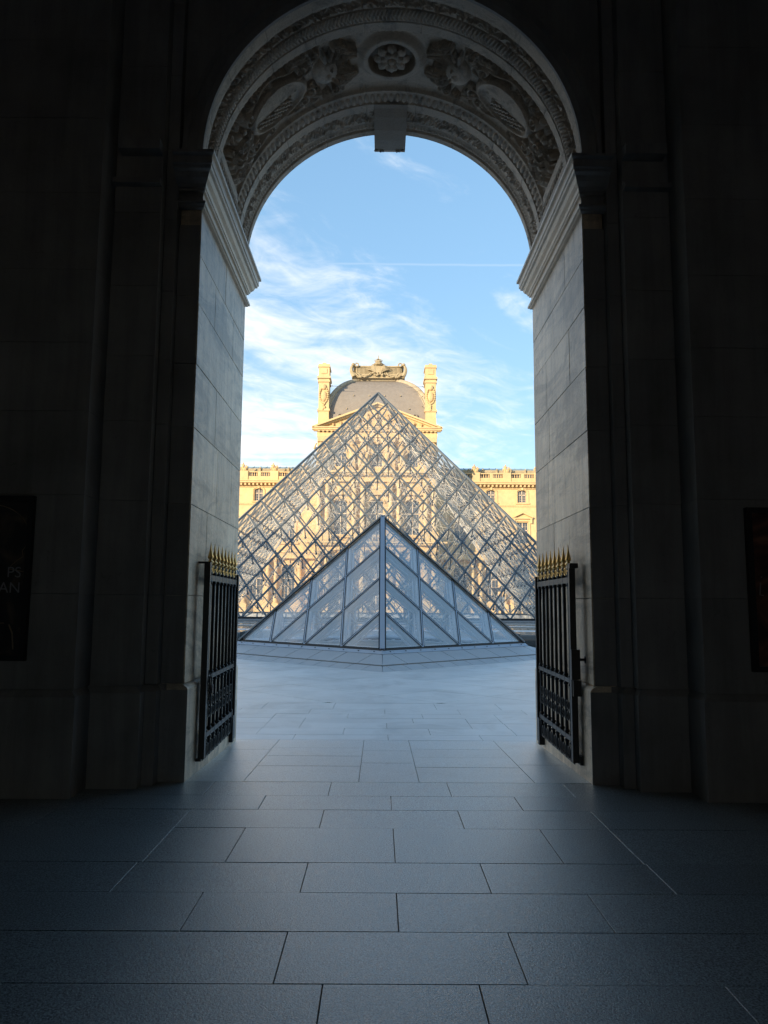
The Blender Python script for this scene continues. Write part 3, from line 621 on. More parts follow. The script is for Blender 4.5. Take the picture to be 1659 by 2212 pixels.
# ================================================================ GATES
def iron_gate(name, label, p0, p1, wall):
    """p0 near stile, p1 far (hinge) stile, wall = side of the wall (-1 left, +1 right)"""
    t = empty(name, label, 'gate', (p0[0], p0[1], 0), 'iron gate leaves folded against the jambs')
    ang = atan2(p1[1] - p0[1], p1[0] - p0[0]); t.rotation_euler = (0, 0, ang); L_ = sqrt((p1[0] - p0[0]) ** 2 + (p1[1] - p0[1]) ** 2)
    # in local axes +x runs from near to far; wall side in local y:
    ws = 1 if wall < 0 else -1
    zb, zt = .185, 1.99
    ob('stile', MB().box(-.03, .03, -.028, .028, zb, zt), 'iron', t); ob('stile', MB().box(L_ - .03, L_ + .02, -.03, .03, .09, 1.93), 'iron', t)
    for z, h in ((1.815, .055), (.885, .04), (.352, .045)):
        r_ = ob('rail', MB().box(.03, L_ - .03, -.014, .014, z, z + h), 'iron', t)
    if False: ob('backing_sheet', MB().box(.035, L_ - .035, ws * .022 - .003, ws * .022 + .003, .40, 1.80), 'backing', t)
    nb = 8; sp = (L_ - .04) / nb
    bar_me = MB().tube([(0, 0, .17), (0, 0, 2.0)], .0165, 8).mesh('bar', True)
    prof = [(.012, -.02), (.034, 0), (.043, .012), (.024, .022), (.018, .035), (.030, .043), (.036, .056), (.026, .085), (.012, .13), (.006, .175), (.001, .205)]
    spk = MB().lathe(prof, (0, 0, 0), 8, 1, .8).mesh('spike', True)
    spk.materials.append(MT['gold'])
    coll = MB()
    for z in (1.80, 1.885): coll.lathe([(.017, -.018), (.027, -.008), (.027, .008), (.017, .018)], (0, 0, z), 8)
    for z in (.865, .945, .335, .415): coll.lathe([(.017, -.015), (.026, -.006), (.026, .006), (.017, .015)], (0, 0, z), 8)
    coll.tube([(0, 0, 1.87), (0, 0, 1.96)], [.016, .02], 8)
    coll_me = coll.mesh('collar', True); coll_me.materials.append(MT['gold'])
    coll_me.materials.clear(); coll_me.materials.append(MT['iron'])
    sc = MB()
    for sx in (-1, 1):
        sc.tube([(sx * (.052 + .042 * (1 - .5 * tt) * cos(2.9 - 6.6 * tt)), 0, 1.925 + .045 * (1 - .5 * tt) * sin(2.9 - 6.6 * tt)) for tt in np.linspace(0, 1, 18)], .007, 6)
    sc.ball((0, 0, 1.93), .02, 8, 5); sc_me = sc.mesh('gilded_scroll', True)
    low = MB()
    for sx in (-1, 1):
        low.tube([(sx * (.05 + .043 * (1 - .55 * tt) * cos(3.4 - 7 * tt)), 0, .66 + .055 * (1 - .55 * tt) * sin(3.4 - 7 * tt)) for tt in np.linspace(0, 1, 18)], .007, 6)
        low.tube([(sx * (.05 + .043 * (1 - .55 * tt) * cos(3.4 - 7 * tt)), 0, .57 - .055 * (1 - .55 * tt) * sin(3.4 - 7 * tt)) for tt in np.linspace(0, 1, 18)], .007, 6)
        low.tube([(sx * (.052 + .046 * (1 - .6 * tt) * cos(3.1 - 7 * tt)), 0, .235 - .075 * (1 - .6 * tt) * sin(3.1 - 7 * tt)) for tt in np.linspace(0, 1, 20)], .009, 6)
    low.ball((0, 0, .615), .018, 8, 5); low.ball((0, 0, .30), .018, 8, 5); low_me = low.mesh('lower_scroll', True)
    for k in range(nb):
        x = .04 + sp * (k + .35)
        for nm, me, mm in (('bar', bar_me, 'iron'), ('spike', spk, 'gold'), ('collar', coll_me, 'iron'), ('gilded_scroll', sc_me, 'gold'), ('lower_scroll', low_me, 'iron')):
            o = link(nm, me, mm, t)
            if nm in ('collar', 'lower_scroll', 'gilded_scroll'): o['kind'] = 'stuff'
            o.location = (x, 0, 1.985 if nm == 'spike' else 0)
    ob('bottom_band', MB().tube([(.03, 0, .168), (L_ - .03, 0, .168)], .008, 6), 'iron', t)
    ob('hinge', MB().tube([(L_ + .02, ws * .03, .86), (L_ + .02, ws * .03, .98)], .02, 8).tube([(L_ + .02, ws * .03, 1.68), (L_ + .02, ws * .03, 1.80)], .02, 8), 'iron', t, kind='stuff')
    ob('foot_bracket', MB().box(L_ - .11, L_ - .03, -.03, .03, .06, .35), 'iron', t)
    return t, ws
g1, ws = iron_gate('gate_leaf', 'black iron gate leaf with gilded spikes at the left jamb, chain hanging from it', (-1.62, 7.24), (-1.66, 8.90), -1)
ob('rest_hook', MB().box(-.03, .03, 0, .14, .165, .185), 'iron', g1); ob('rest_hook', MB().box(-.03, .03, 0, .13, 1.975, 1.992), 'iron', g1)
m = MB()
for k in range(7):
    z = .93 - k * .04; a = k * pi / 2
    m.tube([(.10 + .014 * cos(t) * (1 if k % 2 else .5), -.03 + .014 * cos(t) * (.5 if k % 2 else 1), z + .026 * sin(t)) for t in np.linspace(0, 2 * pi, 10, endpoint=False)], .0055, 5, closed=True)
m.tube([(.05 + .07 * t, -.04 - .01 * sin(t * 9), .90 - .10 * (1 - (2 * t - 1) ** 2) + .02 * sin(t * 40)) for t in np.linspace(0, 1, 20)], .009, 5); m.box(.11, .15, -.06, -.035, .76, .84)
ob('padlock_chain', m, 'strut', g1, kind='stuff')
g2, ws = iron_gate('gate_leaf', 'black iron gate leaf with lock case and knob at the right jamb', (1.80, 7.17), (1.83, 8.86), 1)
for nm, b6 in (('lock_case', (-.06, -.03, -.05, .03, .93, 1.2)), ('latch_plate', (-.07, -.03, -.055, .02, .78, .925)), ('stop_block', (-.06, .03, -.06, -.03, .17, .25)), ('end_cap', (-.06, .03, -.05, .03, 1.95, 1.995))): ob(nm, MB().box(*b6), 'iron', g2)
ob('knob', MB().tube([(-.045, -.03, 1.11), (-.05, -.10, 1.11)], .012, 8).lathe([(.005, -.04), (.03, -.03), (.034, 0), (.03, .03), (.005, .04)], (-.05, -.105, 1.11), 10, 1, .45), 'iron', g2, smooth=True)

# ================================================================ PYRAMIDS
def pyramid(root, c, half, zb, za, N, rot, T_):
    """lozenge-glazed pyramid; T_ = settings"""
    C = Vector((c[0], c[1], 0)); apex = Vector((c[0], c[1], za))
    cn = [Vector((c[0] + half * sqrt(2) * cos(rot + pi / 4 + k * pi / 2), c[1] + half * sqrt(2) * sin(rot + pi / 4 + k * pi / 2), zb)) for k in range(4)]
    faces = [(cn[k], cn[(k + 1) % 4]) for k in range(4)]
    faces.sort(key=lambda f: ((f[0] + f[1]) / 2).y)      # nearest first
    return cn, faces, apex
def face_data(A, B, P_):
    e1 = (B - A); e2 = (P_ - A); n = e1.cross(e2).normalized()
    cen = (A + B + P_) / 3
    return n
big = empty('glass_pyramid', 'large glass pyramid with steel lozenge grid before the golden palace', 'pyramid', (-.25, 74, 0))
def rel(root, mb):
    o = Vector(root.location); mb.v = [(x - o.x, y - o.y, z - o.z) for x, y, z in mb.v]; return mb
HB, ZB, ZA, NB = 17.71, .58, 22.5, 18
cn, faces, apex = pyramid(big, (-.25, 74), HB, ZB, ZA, NB, 0, None)
ctr = Vector((-.25, 74, ZB + 5))
pane_count = 0; rest_panes = MB()
def quad_pane(q, n, th):
    k = len(q); vs = [p for p in q] + [p - n * th for p in q]
    return vs, [tuple(range(k)), tuple(range(2 * k - 1, k - 1, -1))] + [(i, i + k, (i + 1) % k + k, (i + 1) % k) for i in range(k)]
for fi, (A, B) in enumerate(faces):
    n = face_data(A, B, apex)
    if n.dot((A + B) / 2 - ctr) < 0: n = -n
    def pt(i, j):     # i steps from A side, j steps from B side ; barycentric: position = A + (B-A)*.. up
        # lines parallel to A-apex through base point i, lines parallel to B-apex through base point j
        # base points a=i/N (line towards apex dir AP), b=j/N (line towards BP), i<=j ; intersection height h=(j-i)/N
        h = (j - i) / NB; x = (i + j) / (2 * NB)
        base = A.lerp(B, x) ; mid = A.lerp(B, .5); return base + (apex - mid) * h
    inset = .10; g = .05
    for i in range(NB):
        for j in range(i, NB):
            if j == i: q = [pt(i, i), pt(i + 1, i + 1), pt(i, i + 1)]
            else: q = [pt(i, j), pt(i + 1, j), pt(i + 1, j + 1), pt(i, j + 1)] if False else [pt(i, j), pt(i + 1, j + 1) if False else pt(i + 1, j), pt(i + 1, j + 1), pt(i, j + 1)]
            c0 = sum(q, Vector((0, 0, 0))) / len(q); q = [p + (c0 - p).normalized() * .05 for p in q]
            jit = n * random.uniform(-.003, .003); vs, fs = quad_pane([p + jit for p in q], n, .02)
            if pane_count < 299 and fi in (0, 3) and not (fi == 3 and pane_count >= 299):
                ob('glass_pane', rel(big, MB().add(vs, fs)), 'glass_big', big); pane_count += 1
            else: rest_panes.add(vs, fs)
    # mullions
    allm = MB()
    for i in range(1, NB):
        segs = ((pt(i, i), pt(i, NB)), (pt(0, i), pt(i, i)))
        for a, b_ in segs:
            if fi == 0: ob('mullion', rel(big, MB().bar(a - n * .03, b_ - n * .03, .112, .13, n)), 'mull', big)
            else: allm.bar(a - n * .03, b_ - n * .03, .10, .12, n)
    if fi: ob('mullion_grid', rel(big, allm), 'mull', big, kind='stuff')
    # tension structure
    rods = MB(); st = MB(); dpt = lambda i, j: .55 + 1.0 * min(1, min(i, NB - j, (j - i)) / 4.0)
    def inner(i, j): return pt(i, j) - n * dpt(i, j) 
    for i in range(0, NB):
        for j in range(i + 1, NB + 1):
            if i == 0 or j == NB: continue
            s0 = pt(i, j); q0 = inner(i, j)
            node = MB().tube([s0 - n * .06, q0], .045, 5).ball(q0, .10, 6, 4)
            if fi == 0: ob('strut', rel(big, node), 'strut', big, smooth=True)
            else: st.v and None; st.add(node.v, node.f)
            for di, dj in ((1, 0), (0, 1), (-1, 0), (0, -1)):
                a, b_ = i + di, j + dj
                if a < 0 or b_ > NB or a > b_: continue
                rods.bar(q0, pt(a, b_) - n * .1, .016, .016)
                if (di, dj) in ((1, 0), (0, 1)) and a > 0 and b_ < NB and a < b_: rods.bar(q0, inner(a, b_), .019, .019)
            if i + 1 < j - 1 or True:
                a, b_ = i + 1, j + 1
                if b_ < NB and a < b_: rods.bar(q0, inner(a, b_), .015, .015)
                a, b_ = i + 1, j - 1
                if a < b_ and a < NB: rods.bar(q0, inner(a, b_), .015, .015)
    ob('tension_rods', rel(big, rods), 'rod', big, kind='stuff')
    if fi: ob('strut_set', rel(big, st), 'strut', big, kind='stuff')
ob('glass_pane_rest', rel(big, rest_panes), 'glass_big', big, kind='stuff')
for k in range(4): ob('edge_beam', rel(big, MB().bar(cn[k], apex, .19, .16)), 'mull', big)
for k in range(4):
    a, b_ = cn[k], cn[(k + 1) % 4]; ob('base_beam', rel(big, MB().bar(a, b_, .22, .16)), 'steel_dark', big)
m = MB(); m.box(-.25 - HB - .5, -.25 + HB + .5, 74 - HB - .5, 74 - HB - .05, -.05, .5); m.box(-.25 - HB - .5, -.25 + HB + .5, 74 + HB + .05, 74 + HB + .5, -.05, .5)
m.box(-.25 - HB - .5, -.25 - HB - .05, 74 - HB - .05, 74 + HB + .05, -.05, .5); m.box(-.25 + HB + .05, -.25 + HB + .5, 74 - HB - .05, 74 + HB + .05, -.05, .5)
ob('base_kerb', rel(big, m), 'kerb', big)

# ---- small pyramid, corner towards the viewer
sm = empty('small_glass_pyramid', 'small blue glass skylight pyramid with one corner facing the gateway', 'pyramid', (PCX, PCY, 0))
hs_ = 4.5 / sqrt(2); ZSB, ZSA, NS = .45, 4.43, 4
cn, faces, apex = pyramid(sm, (PCX, PCY), hs_, ZSB, ZSA, NS, pi / 4, None)
ctr = Vector((PCX, PCY, 1.2))
for fi, (A, B) in enumerate(faces):
    n = face_data(A, B, apex)
    if n.dot((A + B) / 2 - ctr) < 0: n = -n
    def pt(i, j):
        h = (j - i) / NS; x = (i + j) / (2 * NS); return A.lerp(B, x) + (apex - A.lerp(B, .5)) * h
    def off(a, b_, d_):  # shift segment inside the face
        return a, b_
    # shrink the lattice a bit towards the face centre so panes clear the ridge caps
    fc = (A + B + apex) / 3
    for i in range(NS):
        for j in range(i, NS):
            q = [pt(i, i), pt(i + 1, i + 1), pt(i, i + 1)] if j == i else [pt(i, j), pt(i + 1, j), pt(i + 1, j + 1), pt(i, j + 1)]
            c0 = sum(q, Vector((0, 0, 0))) / len(q)
            # true inset: move every side inwards
            k = len(q); qq = []
            for t in range(k):
                p0, p1, p2 = q[t - 1], q[t], q[(t + 1) % k]; e1 = (p1 - p0).normalized(); e2 = (p2 - p1).normalized()
                n1 = n.cross(e1); n2 = n.cross(e2)
                if n1.dot(c0 - p1) < 0: n1 = -n1
                if n2.dot(c0 - p1) < 0: n2 = -n2
                sA = abs(e1.cross(e2).length); qq.append(p1 + (n1 + n2) * (.030 / (1 + n1.dot(n2))))
            vs, fs = quad_pane([p + n * random.uniform(-.001, .001) for p in qq], n, .018)
            pane = ob('glass_pane', rel(sm, MB().add(vs, fs)), 'glass', sm)
            # dark gasket and inner frame round each pane
            gk = MB(); inr = MB()
            for t in range(k):
                a, b_ = qq[t], qq[(t + 1) % k]; gk.bar(a + n * .004, b_ + n * .004, .010, .016, n)
                ins = (c0 - (a + b_) / 2); ins = (ins - (b_ - a) * (ins.dot(b_ - a) / (b_ - a).length_squared)).normalized()
                inr.bar(a - n * .09 + ins * .03, b_ - n * .09 + ins * .03, .055, .12, n); inr.bar(a - n * .17 + ins * .10, b_ - n * .17 + ins * .10, .03, .04, n)
            o_ = Vector(sm.location)
            ob('gasket', rel(sm, gk), 'steel_dark', pane); ob('inner_frame', rel(sm, inr), 'light_steel', pane)
    for i in range(1, NS):
        for a, b_ in ((pt(i, i), pt(i, NS)), (pt(0, i), pt(i, i))): ob('mullion', rel(sm, MB().bar(a - n * .02, b_ - n * .02, .036, .05, n)), 'steel', sm)
    # inner struts and cables
    rods = MB(); stt = MB()
    def inn(i, j): return pt(i, j) - n * .62
    for i in range(0, NS + 1):
        for j in range(i + 1, NS + 1):
            if i == 0 or j == NS: continue
            q0 = inn(i, j); stt.tube([pt(i, j) - n * .1, q0], .028, 6); stt.ball(q0, .05, 7, 5)
            for di, dj in ((1, 0), (0, 1), (-1, 0), (0, -1), (1, 1), (-1, -1)):
                a, b_ = i + di, j + dj
                if a < 0 or b_ > NS or a > b_: continue
                rods.tube([q0, pt(a, b_) - n * .12], .009, 4)
                if a > 0 and b_ < NS and a < b_: stt.tube([q0, inn(a, b_)], .016, 5)
    ob('cable_net', rel(sm, rods), 'rod', sm, kind='stuff'); ob('strut_frame', rel(sm, stt), 'light_steel', sm, kind='stuff')
for k in range(4):
    c = cn[k]; dirn = (apex - c).normalized(); out = Vector((c.x - PCX, c.y - PCY, 0)).normalized()
    up = (out - dirn * out.dot(dirn)).normalized()
    ob('ridge_cap', rel(sm, MB().bar(c + up * .01, apex + up * .01, .13, .075, up)), 'steel', sm)
    ob('ridge_gasket', rel(sm, MB().bar(c - up * .012, apex - up * .012, .20, .03, up)), 'steel_dark', sm)
    a, b_ = cn[k], cn[(k + 1) % 4]; mid = (a + b_) / 2; on = Vector((mid.x - PCX, mid.y - PCY, 0)).normalized()
    ob('base_gasket', rel(sm, MB().bar(a + Vector((0, 0, -.01)), b_ + Vector((0, 0, -.01)), .07, .05)), 'steel_dark', sm)
def sq(rr_, z): return [(PCX + rr_, PCY, z), (PCX, PCY + rr_, z), (PCX - rr_, PCY, z), (PCX, PCY - rr_, z)]
def ringside(k, r0, z0, r1, z1, t0, t1, g=.004, thick=.05):
    """trapezoid on side k between outer radius r0,z0 (low) and inner radius r1,z1 (high), t along the side"""
    o0, o1 = Vector(sq(r0, z0)[k]), Vector(sq(r0, z0)[(k + 1) % 4]); i0, i1 = Vector(sq(r1, z1)[k]), Vector(sq(r1, z1)[(k + 1) % 4])
    L0 = (o1 - o0).length; L1 = (i1 - i0).length
    # joints run perpendicular to the side except at the corners
    def pO(t): return o0 + (o1 - o0) * t
    def pI(t):
        m_ = (t - .5) * L0; h = L1 / 2; m_ = max(-h, min(h, m_)); return i0 + (i1 - i0) * (m_ / L1 + .5)
    q = [pO(t0), pO(t1), pI(t1), pI(t0)]
    if (q[2] - q[3]).length < 1e-4: q = [q[0], q[1], q[2]]
    c0 = sum(q, Vector((0, 0, 0))) / len(q); q = [p + (c0 - p).normalized() * g for p in q]
    n = (q[1] - q[0]).cross(q[2] - q[0]).normalized()
    if n.z < 0: n = -n
    vs, fs = quad_pane(q, n, thick); return MB().add(vs, fs)
for k in range(4):
    nseg = 10; L0 = 6.0 * sqrt(2)
    c8 = [0] + [((i + .75) / 14.0) for i in range(13)] + [1]
    for a, b_ in zip(c8[:-1], c8[1:]): ob('kerb_slab', rel(sm, ringside(k, 6.0, .0, 5.52, .105, a, b_, .012)), 'kerb', sm)
    ts = [0, .118] + [.118 + (1 - .236) * i / 6 for i in range(1, 6)] + [.882, 1]
    for a, b_ in zip(ts[:-1], ts[1:]): ob('kerb_panel', rel(sm, ringside(k, 5.49, .125, 4.66, .335, a, b_, .014)), 'kerb', sm)
    ts = [0, .07, .3, .5, .7, .93, 1]
    for a, b_ in zip(ts[:-1], ts[1:]): ob('sill_strip', rel(sm, ringside(k, 4.655, .340, 4.53, .435, a, b_, .004, .03)), 'steel', sm)
    bl = MB(); o0, o1 = Vector(sq(4.59, .392)[k]), Vector(sq(4.59, .392)[(k + 1) % 4])
    for i in range(11): bl.ball(o0.lerp(o1, (i + .5) / 11), .028, 8, 4, (1, 1, .35))
    ob('sill_bolts', rel(sm, bl), 'steel_dark', sm, kind='stuff')
m = MB(); r0, r1, z = 5.46, 0, .10
m.add(sq(5.53, .09) + sq(4.55, .32), [(0, 1, 5, 4), (1, 2, 6, 5), (2, 3, 7, 6), (3, 0, 4, 7)]); ob('kerb_core', rel(sm, m), 'gap', sm)
# deck inside with round opening, lamps and white ring
m = MB(); n = 48; ro = 2.35; oc = []
for i in range(n):
    a = 2 * pi * i / n; c, s_ = cos(a), sin(a); t = 4.45 / (abs(c) + abs(s_)); oc.append((PCX + t * c, PCY + t * s_, .30))
inn_ = [(PCX + ro * cos(2 * pi * i / n), PCY + ro * sin(2 * pi * i / n), .30) for i in range(n)]; dn = [(x, y, -.6) for x, y, z in inn_]
m.add(oc + inn_ + dn, [(i, (i + 1) % n, n + (i + 1) % n, n + i) for i in range(n)] + [(n + i, n + (i + 1) % n, 2 * n + (i + 1) % n, 2 * n + i) for i in range(n)] + [tuple(range(2 * n, 3 * n))])
ob('inner_deck', rel(sm, m), 'deck', sm)
m = MB(); m.tube([(PCX + (ro + .06) * cos(2 * pi * i / n), PCY + (ro + .06) * sin(2 * pi * i / n), .33) for i in range(n)], .05, 6, closed=True); ob('opening_ring', rel(sm, m), 'lamp', sm)
for k in range(16):
    a = 2 * pi * (k + .5) / 16; x, y = PCX + 2.95 * cos(a), PCY + 2.95 * sin(a)
    if abs(x - PCX) + abs(y - PCY) > 4.1: continue
    f = MB(); uu = Vector((cos(a), sin(a), 0)); vv = Vector((-sin(a), cos(a), 0)); c = Vector((x, y, .33))
    f.add([c + uu * i + vv * j + Vector((0, 0, dz_)) for dz_ in (0, .04) for i, j in ((-.22, -.2), (.22, -.2), (.22, .2), (-.22, .2))], [(0, 1, 2, 3), (7, 6, 5, 4), (0, 4, 5, 1), (1, 5, 6, 2), (2, 6, 7, 3), (3, 7, 4, 0)])
    lo = ob('spotlight_plate', rel(sm, f), 'lamp', sm); ob('lens', rel(sm, MB().ball((x, y, .375), .12, 12, 5, (1, 1, .3))), 'strut', lo, smooth=True)

# ================================================================ BASINS
def basin(label, x0, x1, y0, y1):
    t = empty('water_basin', label, 'basin', ((x0 + x1) / 2, (y0 + y1) / 2, 0), 'water basins beside the pyramids')
    rim = MB(); 
    sgx = x0 if abs(x0) < abs(x1) else x1
    # rounded black rim
    for a, b_ in (((x0, y0), (x1, y0)), ((x0, y0), (x0, y1)), ((x1, y0), (x1, y1))):
        prof = [(cos(t_) * .27, .27 + sin(t_) * .27) for t_ in np.linspace(-pi / 2, pi * 1.5, 16, endpoint=False)]
        rim.tube([(a[0], a[1], .25), (b_[0], b_[1], .25)], .27, 14)
    ob('rim', rel(t, rim), 'basin', t, smooth=True)
    ob('water', rel(t, MB().add([(x0, y0, .47), (x1, y0, .47), (x1, y1, .47), (x0, y1, .47)], [(0, 1, 2, 3)])), 'water', t)
    return t
basin('low black rimmed water basin right of the small pyramid', 5.3, 30, 29, 33.6)
basin('low black rimmed water basin left of the small pyramid', -30, -5.3, 29.6, 33.6)
for lab, x0, x1, y0, y1, m_, z in (('pale stone strip between the water basins in front of the large pyramid', -30, 30, 33.9, 36.0, 'court', .45),):
    t = empty('stone_strip', lab, 'stone kerb', (0, 35, 0)); ob('top', rel(t, MB().box(x0, x1, y0, y1, -.05, z)), m_, t)
t = empty('long_basin', 'long shallow water basin at the foot of the large pyramid', 'basin', (0, 45, 0))
ob('water', rel(t, MB().add([(-30, 36, .42), (30, 36, .42), (30, 55.6, .42), (-30, 55.6, .42)], [(0, 1, 2, 3)])), 'water', t)
m = MB(); m.box(-30, 30, 41.5, 42.6, .1, .46); m.box(-30, 30, 48.0, 48.6, .1, .47); ob('divider', rel(t, m), 'court', t)

# ================================================================ PALACE ACROSS THE COURT
def figure(mb, x, y, z, h, seed=0, seated=False):
    q = random.Random(seed); w_ = h * .16
    mb.lathe([(w_ * 1.1, 0), (w_ * 1.15, h * .15), (w_ * .95, h * .35), (w_ * .8, h * .5), (w_ * 1.15, h * .62), (w_ * 1.2, h * .72), (w_ * .5, h * .80), (w_ * .35, h * .84)], (x, y, z), 7, 1, .8)
    mb.ball((x + q.uniform(-.03, .03) * h, y - .02 * h, z + h * .91), h * .085, 7, 5)
    for sx in (-1, 1):
        ex = x + sx * w_ * q.uniform(1.3, 1.9); ez = z + h * q.uniform(.5, .7)
        mb.tube([(x + sx * w_ * .95, y, z + h * .74), (ex, y - .05 * h, ez), (x + sx * w_ * q.uniform(.2, 1.6), y - .14 * h, z + h * q.uniform(.45, .95))], [h * .05, h * .042, h * .03], 5)
    mb.tube([(x - w_ * .6, y - w_ * .8, z), (x + w_ * .5, y - w_ * 1.0, z + h * .6)], [h * .05, h * .03], 5)
    return mb
def baluster_run(mb, x0, x1, y, z0, z1, sp=.42):
    n = max(2, int((x1 - x0) / sp)); 
    for i in range(n):
        x = x0 + (x1 - x0) * (i + .5) / n; H_ = z1 - z0
        mb.lathe([(.09, 0), (.09, .08 * H_), (.05, .15 * H_), (.12, .35 * H_), (.05, .8 * H_), (.09, .92 * H_), (.09, H_)], (x, y, z0), 6)
def window(par, x, z0, z1, w_, yf, arched=True, deep=.45, shared={}):
    """opening recess + timber cross frame + panes; yf = wall face"""
    hw = w_ / 2; y1 = yf + deep; zs = z1 - (hw * .45 if arched else 0)
    top = [(hw * cos(t), zs + (z1 - zs) * sin(t)) for t in np.linspace(0, pi, 9)] if arched else [(hw, z1), (-hw, z1)]
    outline = [(-hw, z0), (hw, z0)] + top
    m = MB(); k = len(outline); m.add([(x + p[0], y1 - .02, p[1]) for p in outline], [tuple(range(k))])
    g_ = ob('window', m, 'dark', par)
    fr_ = MB(); ft = .10
    for a, b_, c, e in ((-hw, -hw + ft, z0, zs), (hw - ft, hw, z0, zs), (-.07, .07, z0, z1 - .02), (-hw + ft, hw - ft, z0, z0 + ft), (-hw, hw, z0 + (z1 - z0) * .60, z0 + (z1 - z0) * .60 + .16)):
        fr_.box(x + a, x + b_, y1 - .12, y1 - .03, c, e)
    for sx in (-1, 1):
        fr_.box(*sorted((x + sx * hw * .52 - .02, x + sx * hw * .52 + .02)), y1 - .09, y1 - .03, z0 + ft, z1 - .15)
        for q in (.2, .4, .8): fr_.box(*sorted((x + sx * .07, x + sx * (hw - ft))), y1 - .085, y1 - .032, z0 + (z1 - z0) * q, z0 + (z1 - z0) * q + .035)
    ob('frame', fr_, 'wood', g_)
    return outline
def wall_with_openings(mb, x0, x1, z0, z1, yf, deep, ops):
    """front face with rectangular/arched holes; ops=(x,z0,z1,w,arched) not overlapping in x per row; built column by column"""
    ops = sorted(ops, key=lambda o: (o[0], o[1])); cols = {}
    for o in ops: cols.setdefault(round(o[0], 3), []).append(o)
    x = x0
    for cx_ in sorted(cols):
        lst = sorted(cols[cx_], key=lambda o: o[1]); hw = max(o[3] for o in lst) / 2 
        mb.add([(x, yf, z0), (cx_ - hw, yf, z0), (cx_ - hw, yf, z1), (x, yf, z1)], [(0, 1, 2, 3)])
        z = z0
        for (ox, a, b_, w_, arched) in lst:
            h2 = w_ / 2; mb.add([(cx_ - hw, yf, z), (cx_ + hw, yf, z), (cx_ + hw, yf, a), (cx_ - hw, yf, a)], [(0, 1, 2, 3)])
            if h2 < hw - 1e-4:
                for s_ in (-1, 1):
                    xa, xb = sorted((cx_ + s_ * h2, cx_ + s_ * hw)); mb.add([(xa, yf, a), (xb, yf, a), (xb, yf, b_), (xa, yf, b_)], [(0, 1, 2, 3)])
            zs = b_ - (h2 * (1.0 if arched == 2 else .45) if arched else 0)
            top = [(cx_ + h2 * cos(t), zs + (b_ - zs) * sin(t)) for t in np.linspace(0, pi, 9)] if arched else [(cx_ + h2, b_), (cx_ - h2, b_)]
            if arched:
                for i in range(8):
                    p, q = top[i], top[i + 1]; mb.add([(p[0], yf, p[1]), (p[0], yf, b_), (q[0], yf, b_), (q[0], yf, q[1])], [(0, 1, 2, 3)])
            ol = [(cx_ - h2, a), (cx_ + h2, a)] + top; k = len(ol)
            mb.add([(p[0], yf, p[1]) for p in ol] + [(p[0], yf + deep, p[1]) for p in ol], [(i, (i + 1) % k, k + (i + 1) % k, k + i) for i in range(k)])
            z = b_
        mb.add([(cx_ - hw, yf, z), (cx_ + hw, yf, z), (cx_ + hw, yf, z1), (cx_ - hw, yf, z1)], [(0, 1, 2, 3)]); x = cx_ + hw
    mb.add([(x, yf, z0), (x1, yf, z0), (x1, yf, z1), (x, yf, z1)], [(0, 1, 2, 3)])
def column(mb, x, y, z0, z1, r_):
    H_ = z1 - z0
    mb.box(x - r_ * 1.4, x + r_ * 1.4, y - r_ * 1.4, y + r_ * 1.4, z0, z0 + r_ * .5)
    mb.lathe([(r_ * 1.3, r_ * .5), (r_ * 1.3, r_ * .8), (r_, r_ * 1.1), (r_ * 1.0, H_ * .4), (r_ * .86, H_ - r_ * 2.6), (r_ * 1.0, H_ - r_ * 2.4), (r_ * .9, H_ - r_ * 2.2), (r_ * 1.35, H_ - r_ * .5)], (x, y, z0), 12)
    for k in range(8):
        a = k * pi / 4; mb.ball((x + r_ * 1.1 * cos(a), y + r_ * 1.1 * sin(a), z1 - r_ * 1.5), r_ * .3, 5, 3)
    mb.box(x - r_ * 1.4, x + r_ * 1.4, y - r_ * 1.4, y + r_ * 1.4, z1 - r_ * .5, z1)
pal = empty('palace_pavilion', 'sunlit golden palace pavilion with dark domed roof, crest and chimneys behind the pyramid', 'building', (-.55, 128, 0))
YP = 128.; PX0 = -.55
cxs = [PX0 - 6.1, PX0, PX0 + 6.1]
ops = []
for cx_ in cxs:
    ops += [(cx_, .6, 9.2, 3.0 if cx_ == PX0 else 2.7, 2), (cx_, 13.2, 19.2, 2.3, 1), (cx_, 24.9, 29.0, 1.9, 1)]
m = MB(); wall_with_openings(m, PX0 - 10.2, PX0 + 10.2, 0, 31.1, YP, .9, ops)
m.box(PX0 - 10.2, PX0 + 10.2, YP + .9, YP + 19, 0, 31.1)
for sx in (-1, 1): m.add([(PX0 + sx * 10.2, YP, 0), (PX0 + sx * 10.2, YP + .9, 0), (PX0 + sx * 10.2, YP + .9, 31.1), (PX0 + sx * 10.2, YP, 31.1)], [(0, 1, 2, 3)])
ob('facade_wall', rel(pal, m), 'stone', pal)
for cx_ in cxs:
    for a, b_, w_, ar in ((.6, 9.2, 3.0 if cx_ == PX0 else 2.7, True), (13.2, 19.2, 2.3, True), (24.9, 29.0, 1.9, True)):
        window(pal, cx_ - PX0, a, b_, w_, 0, ar, .8)
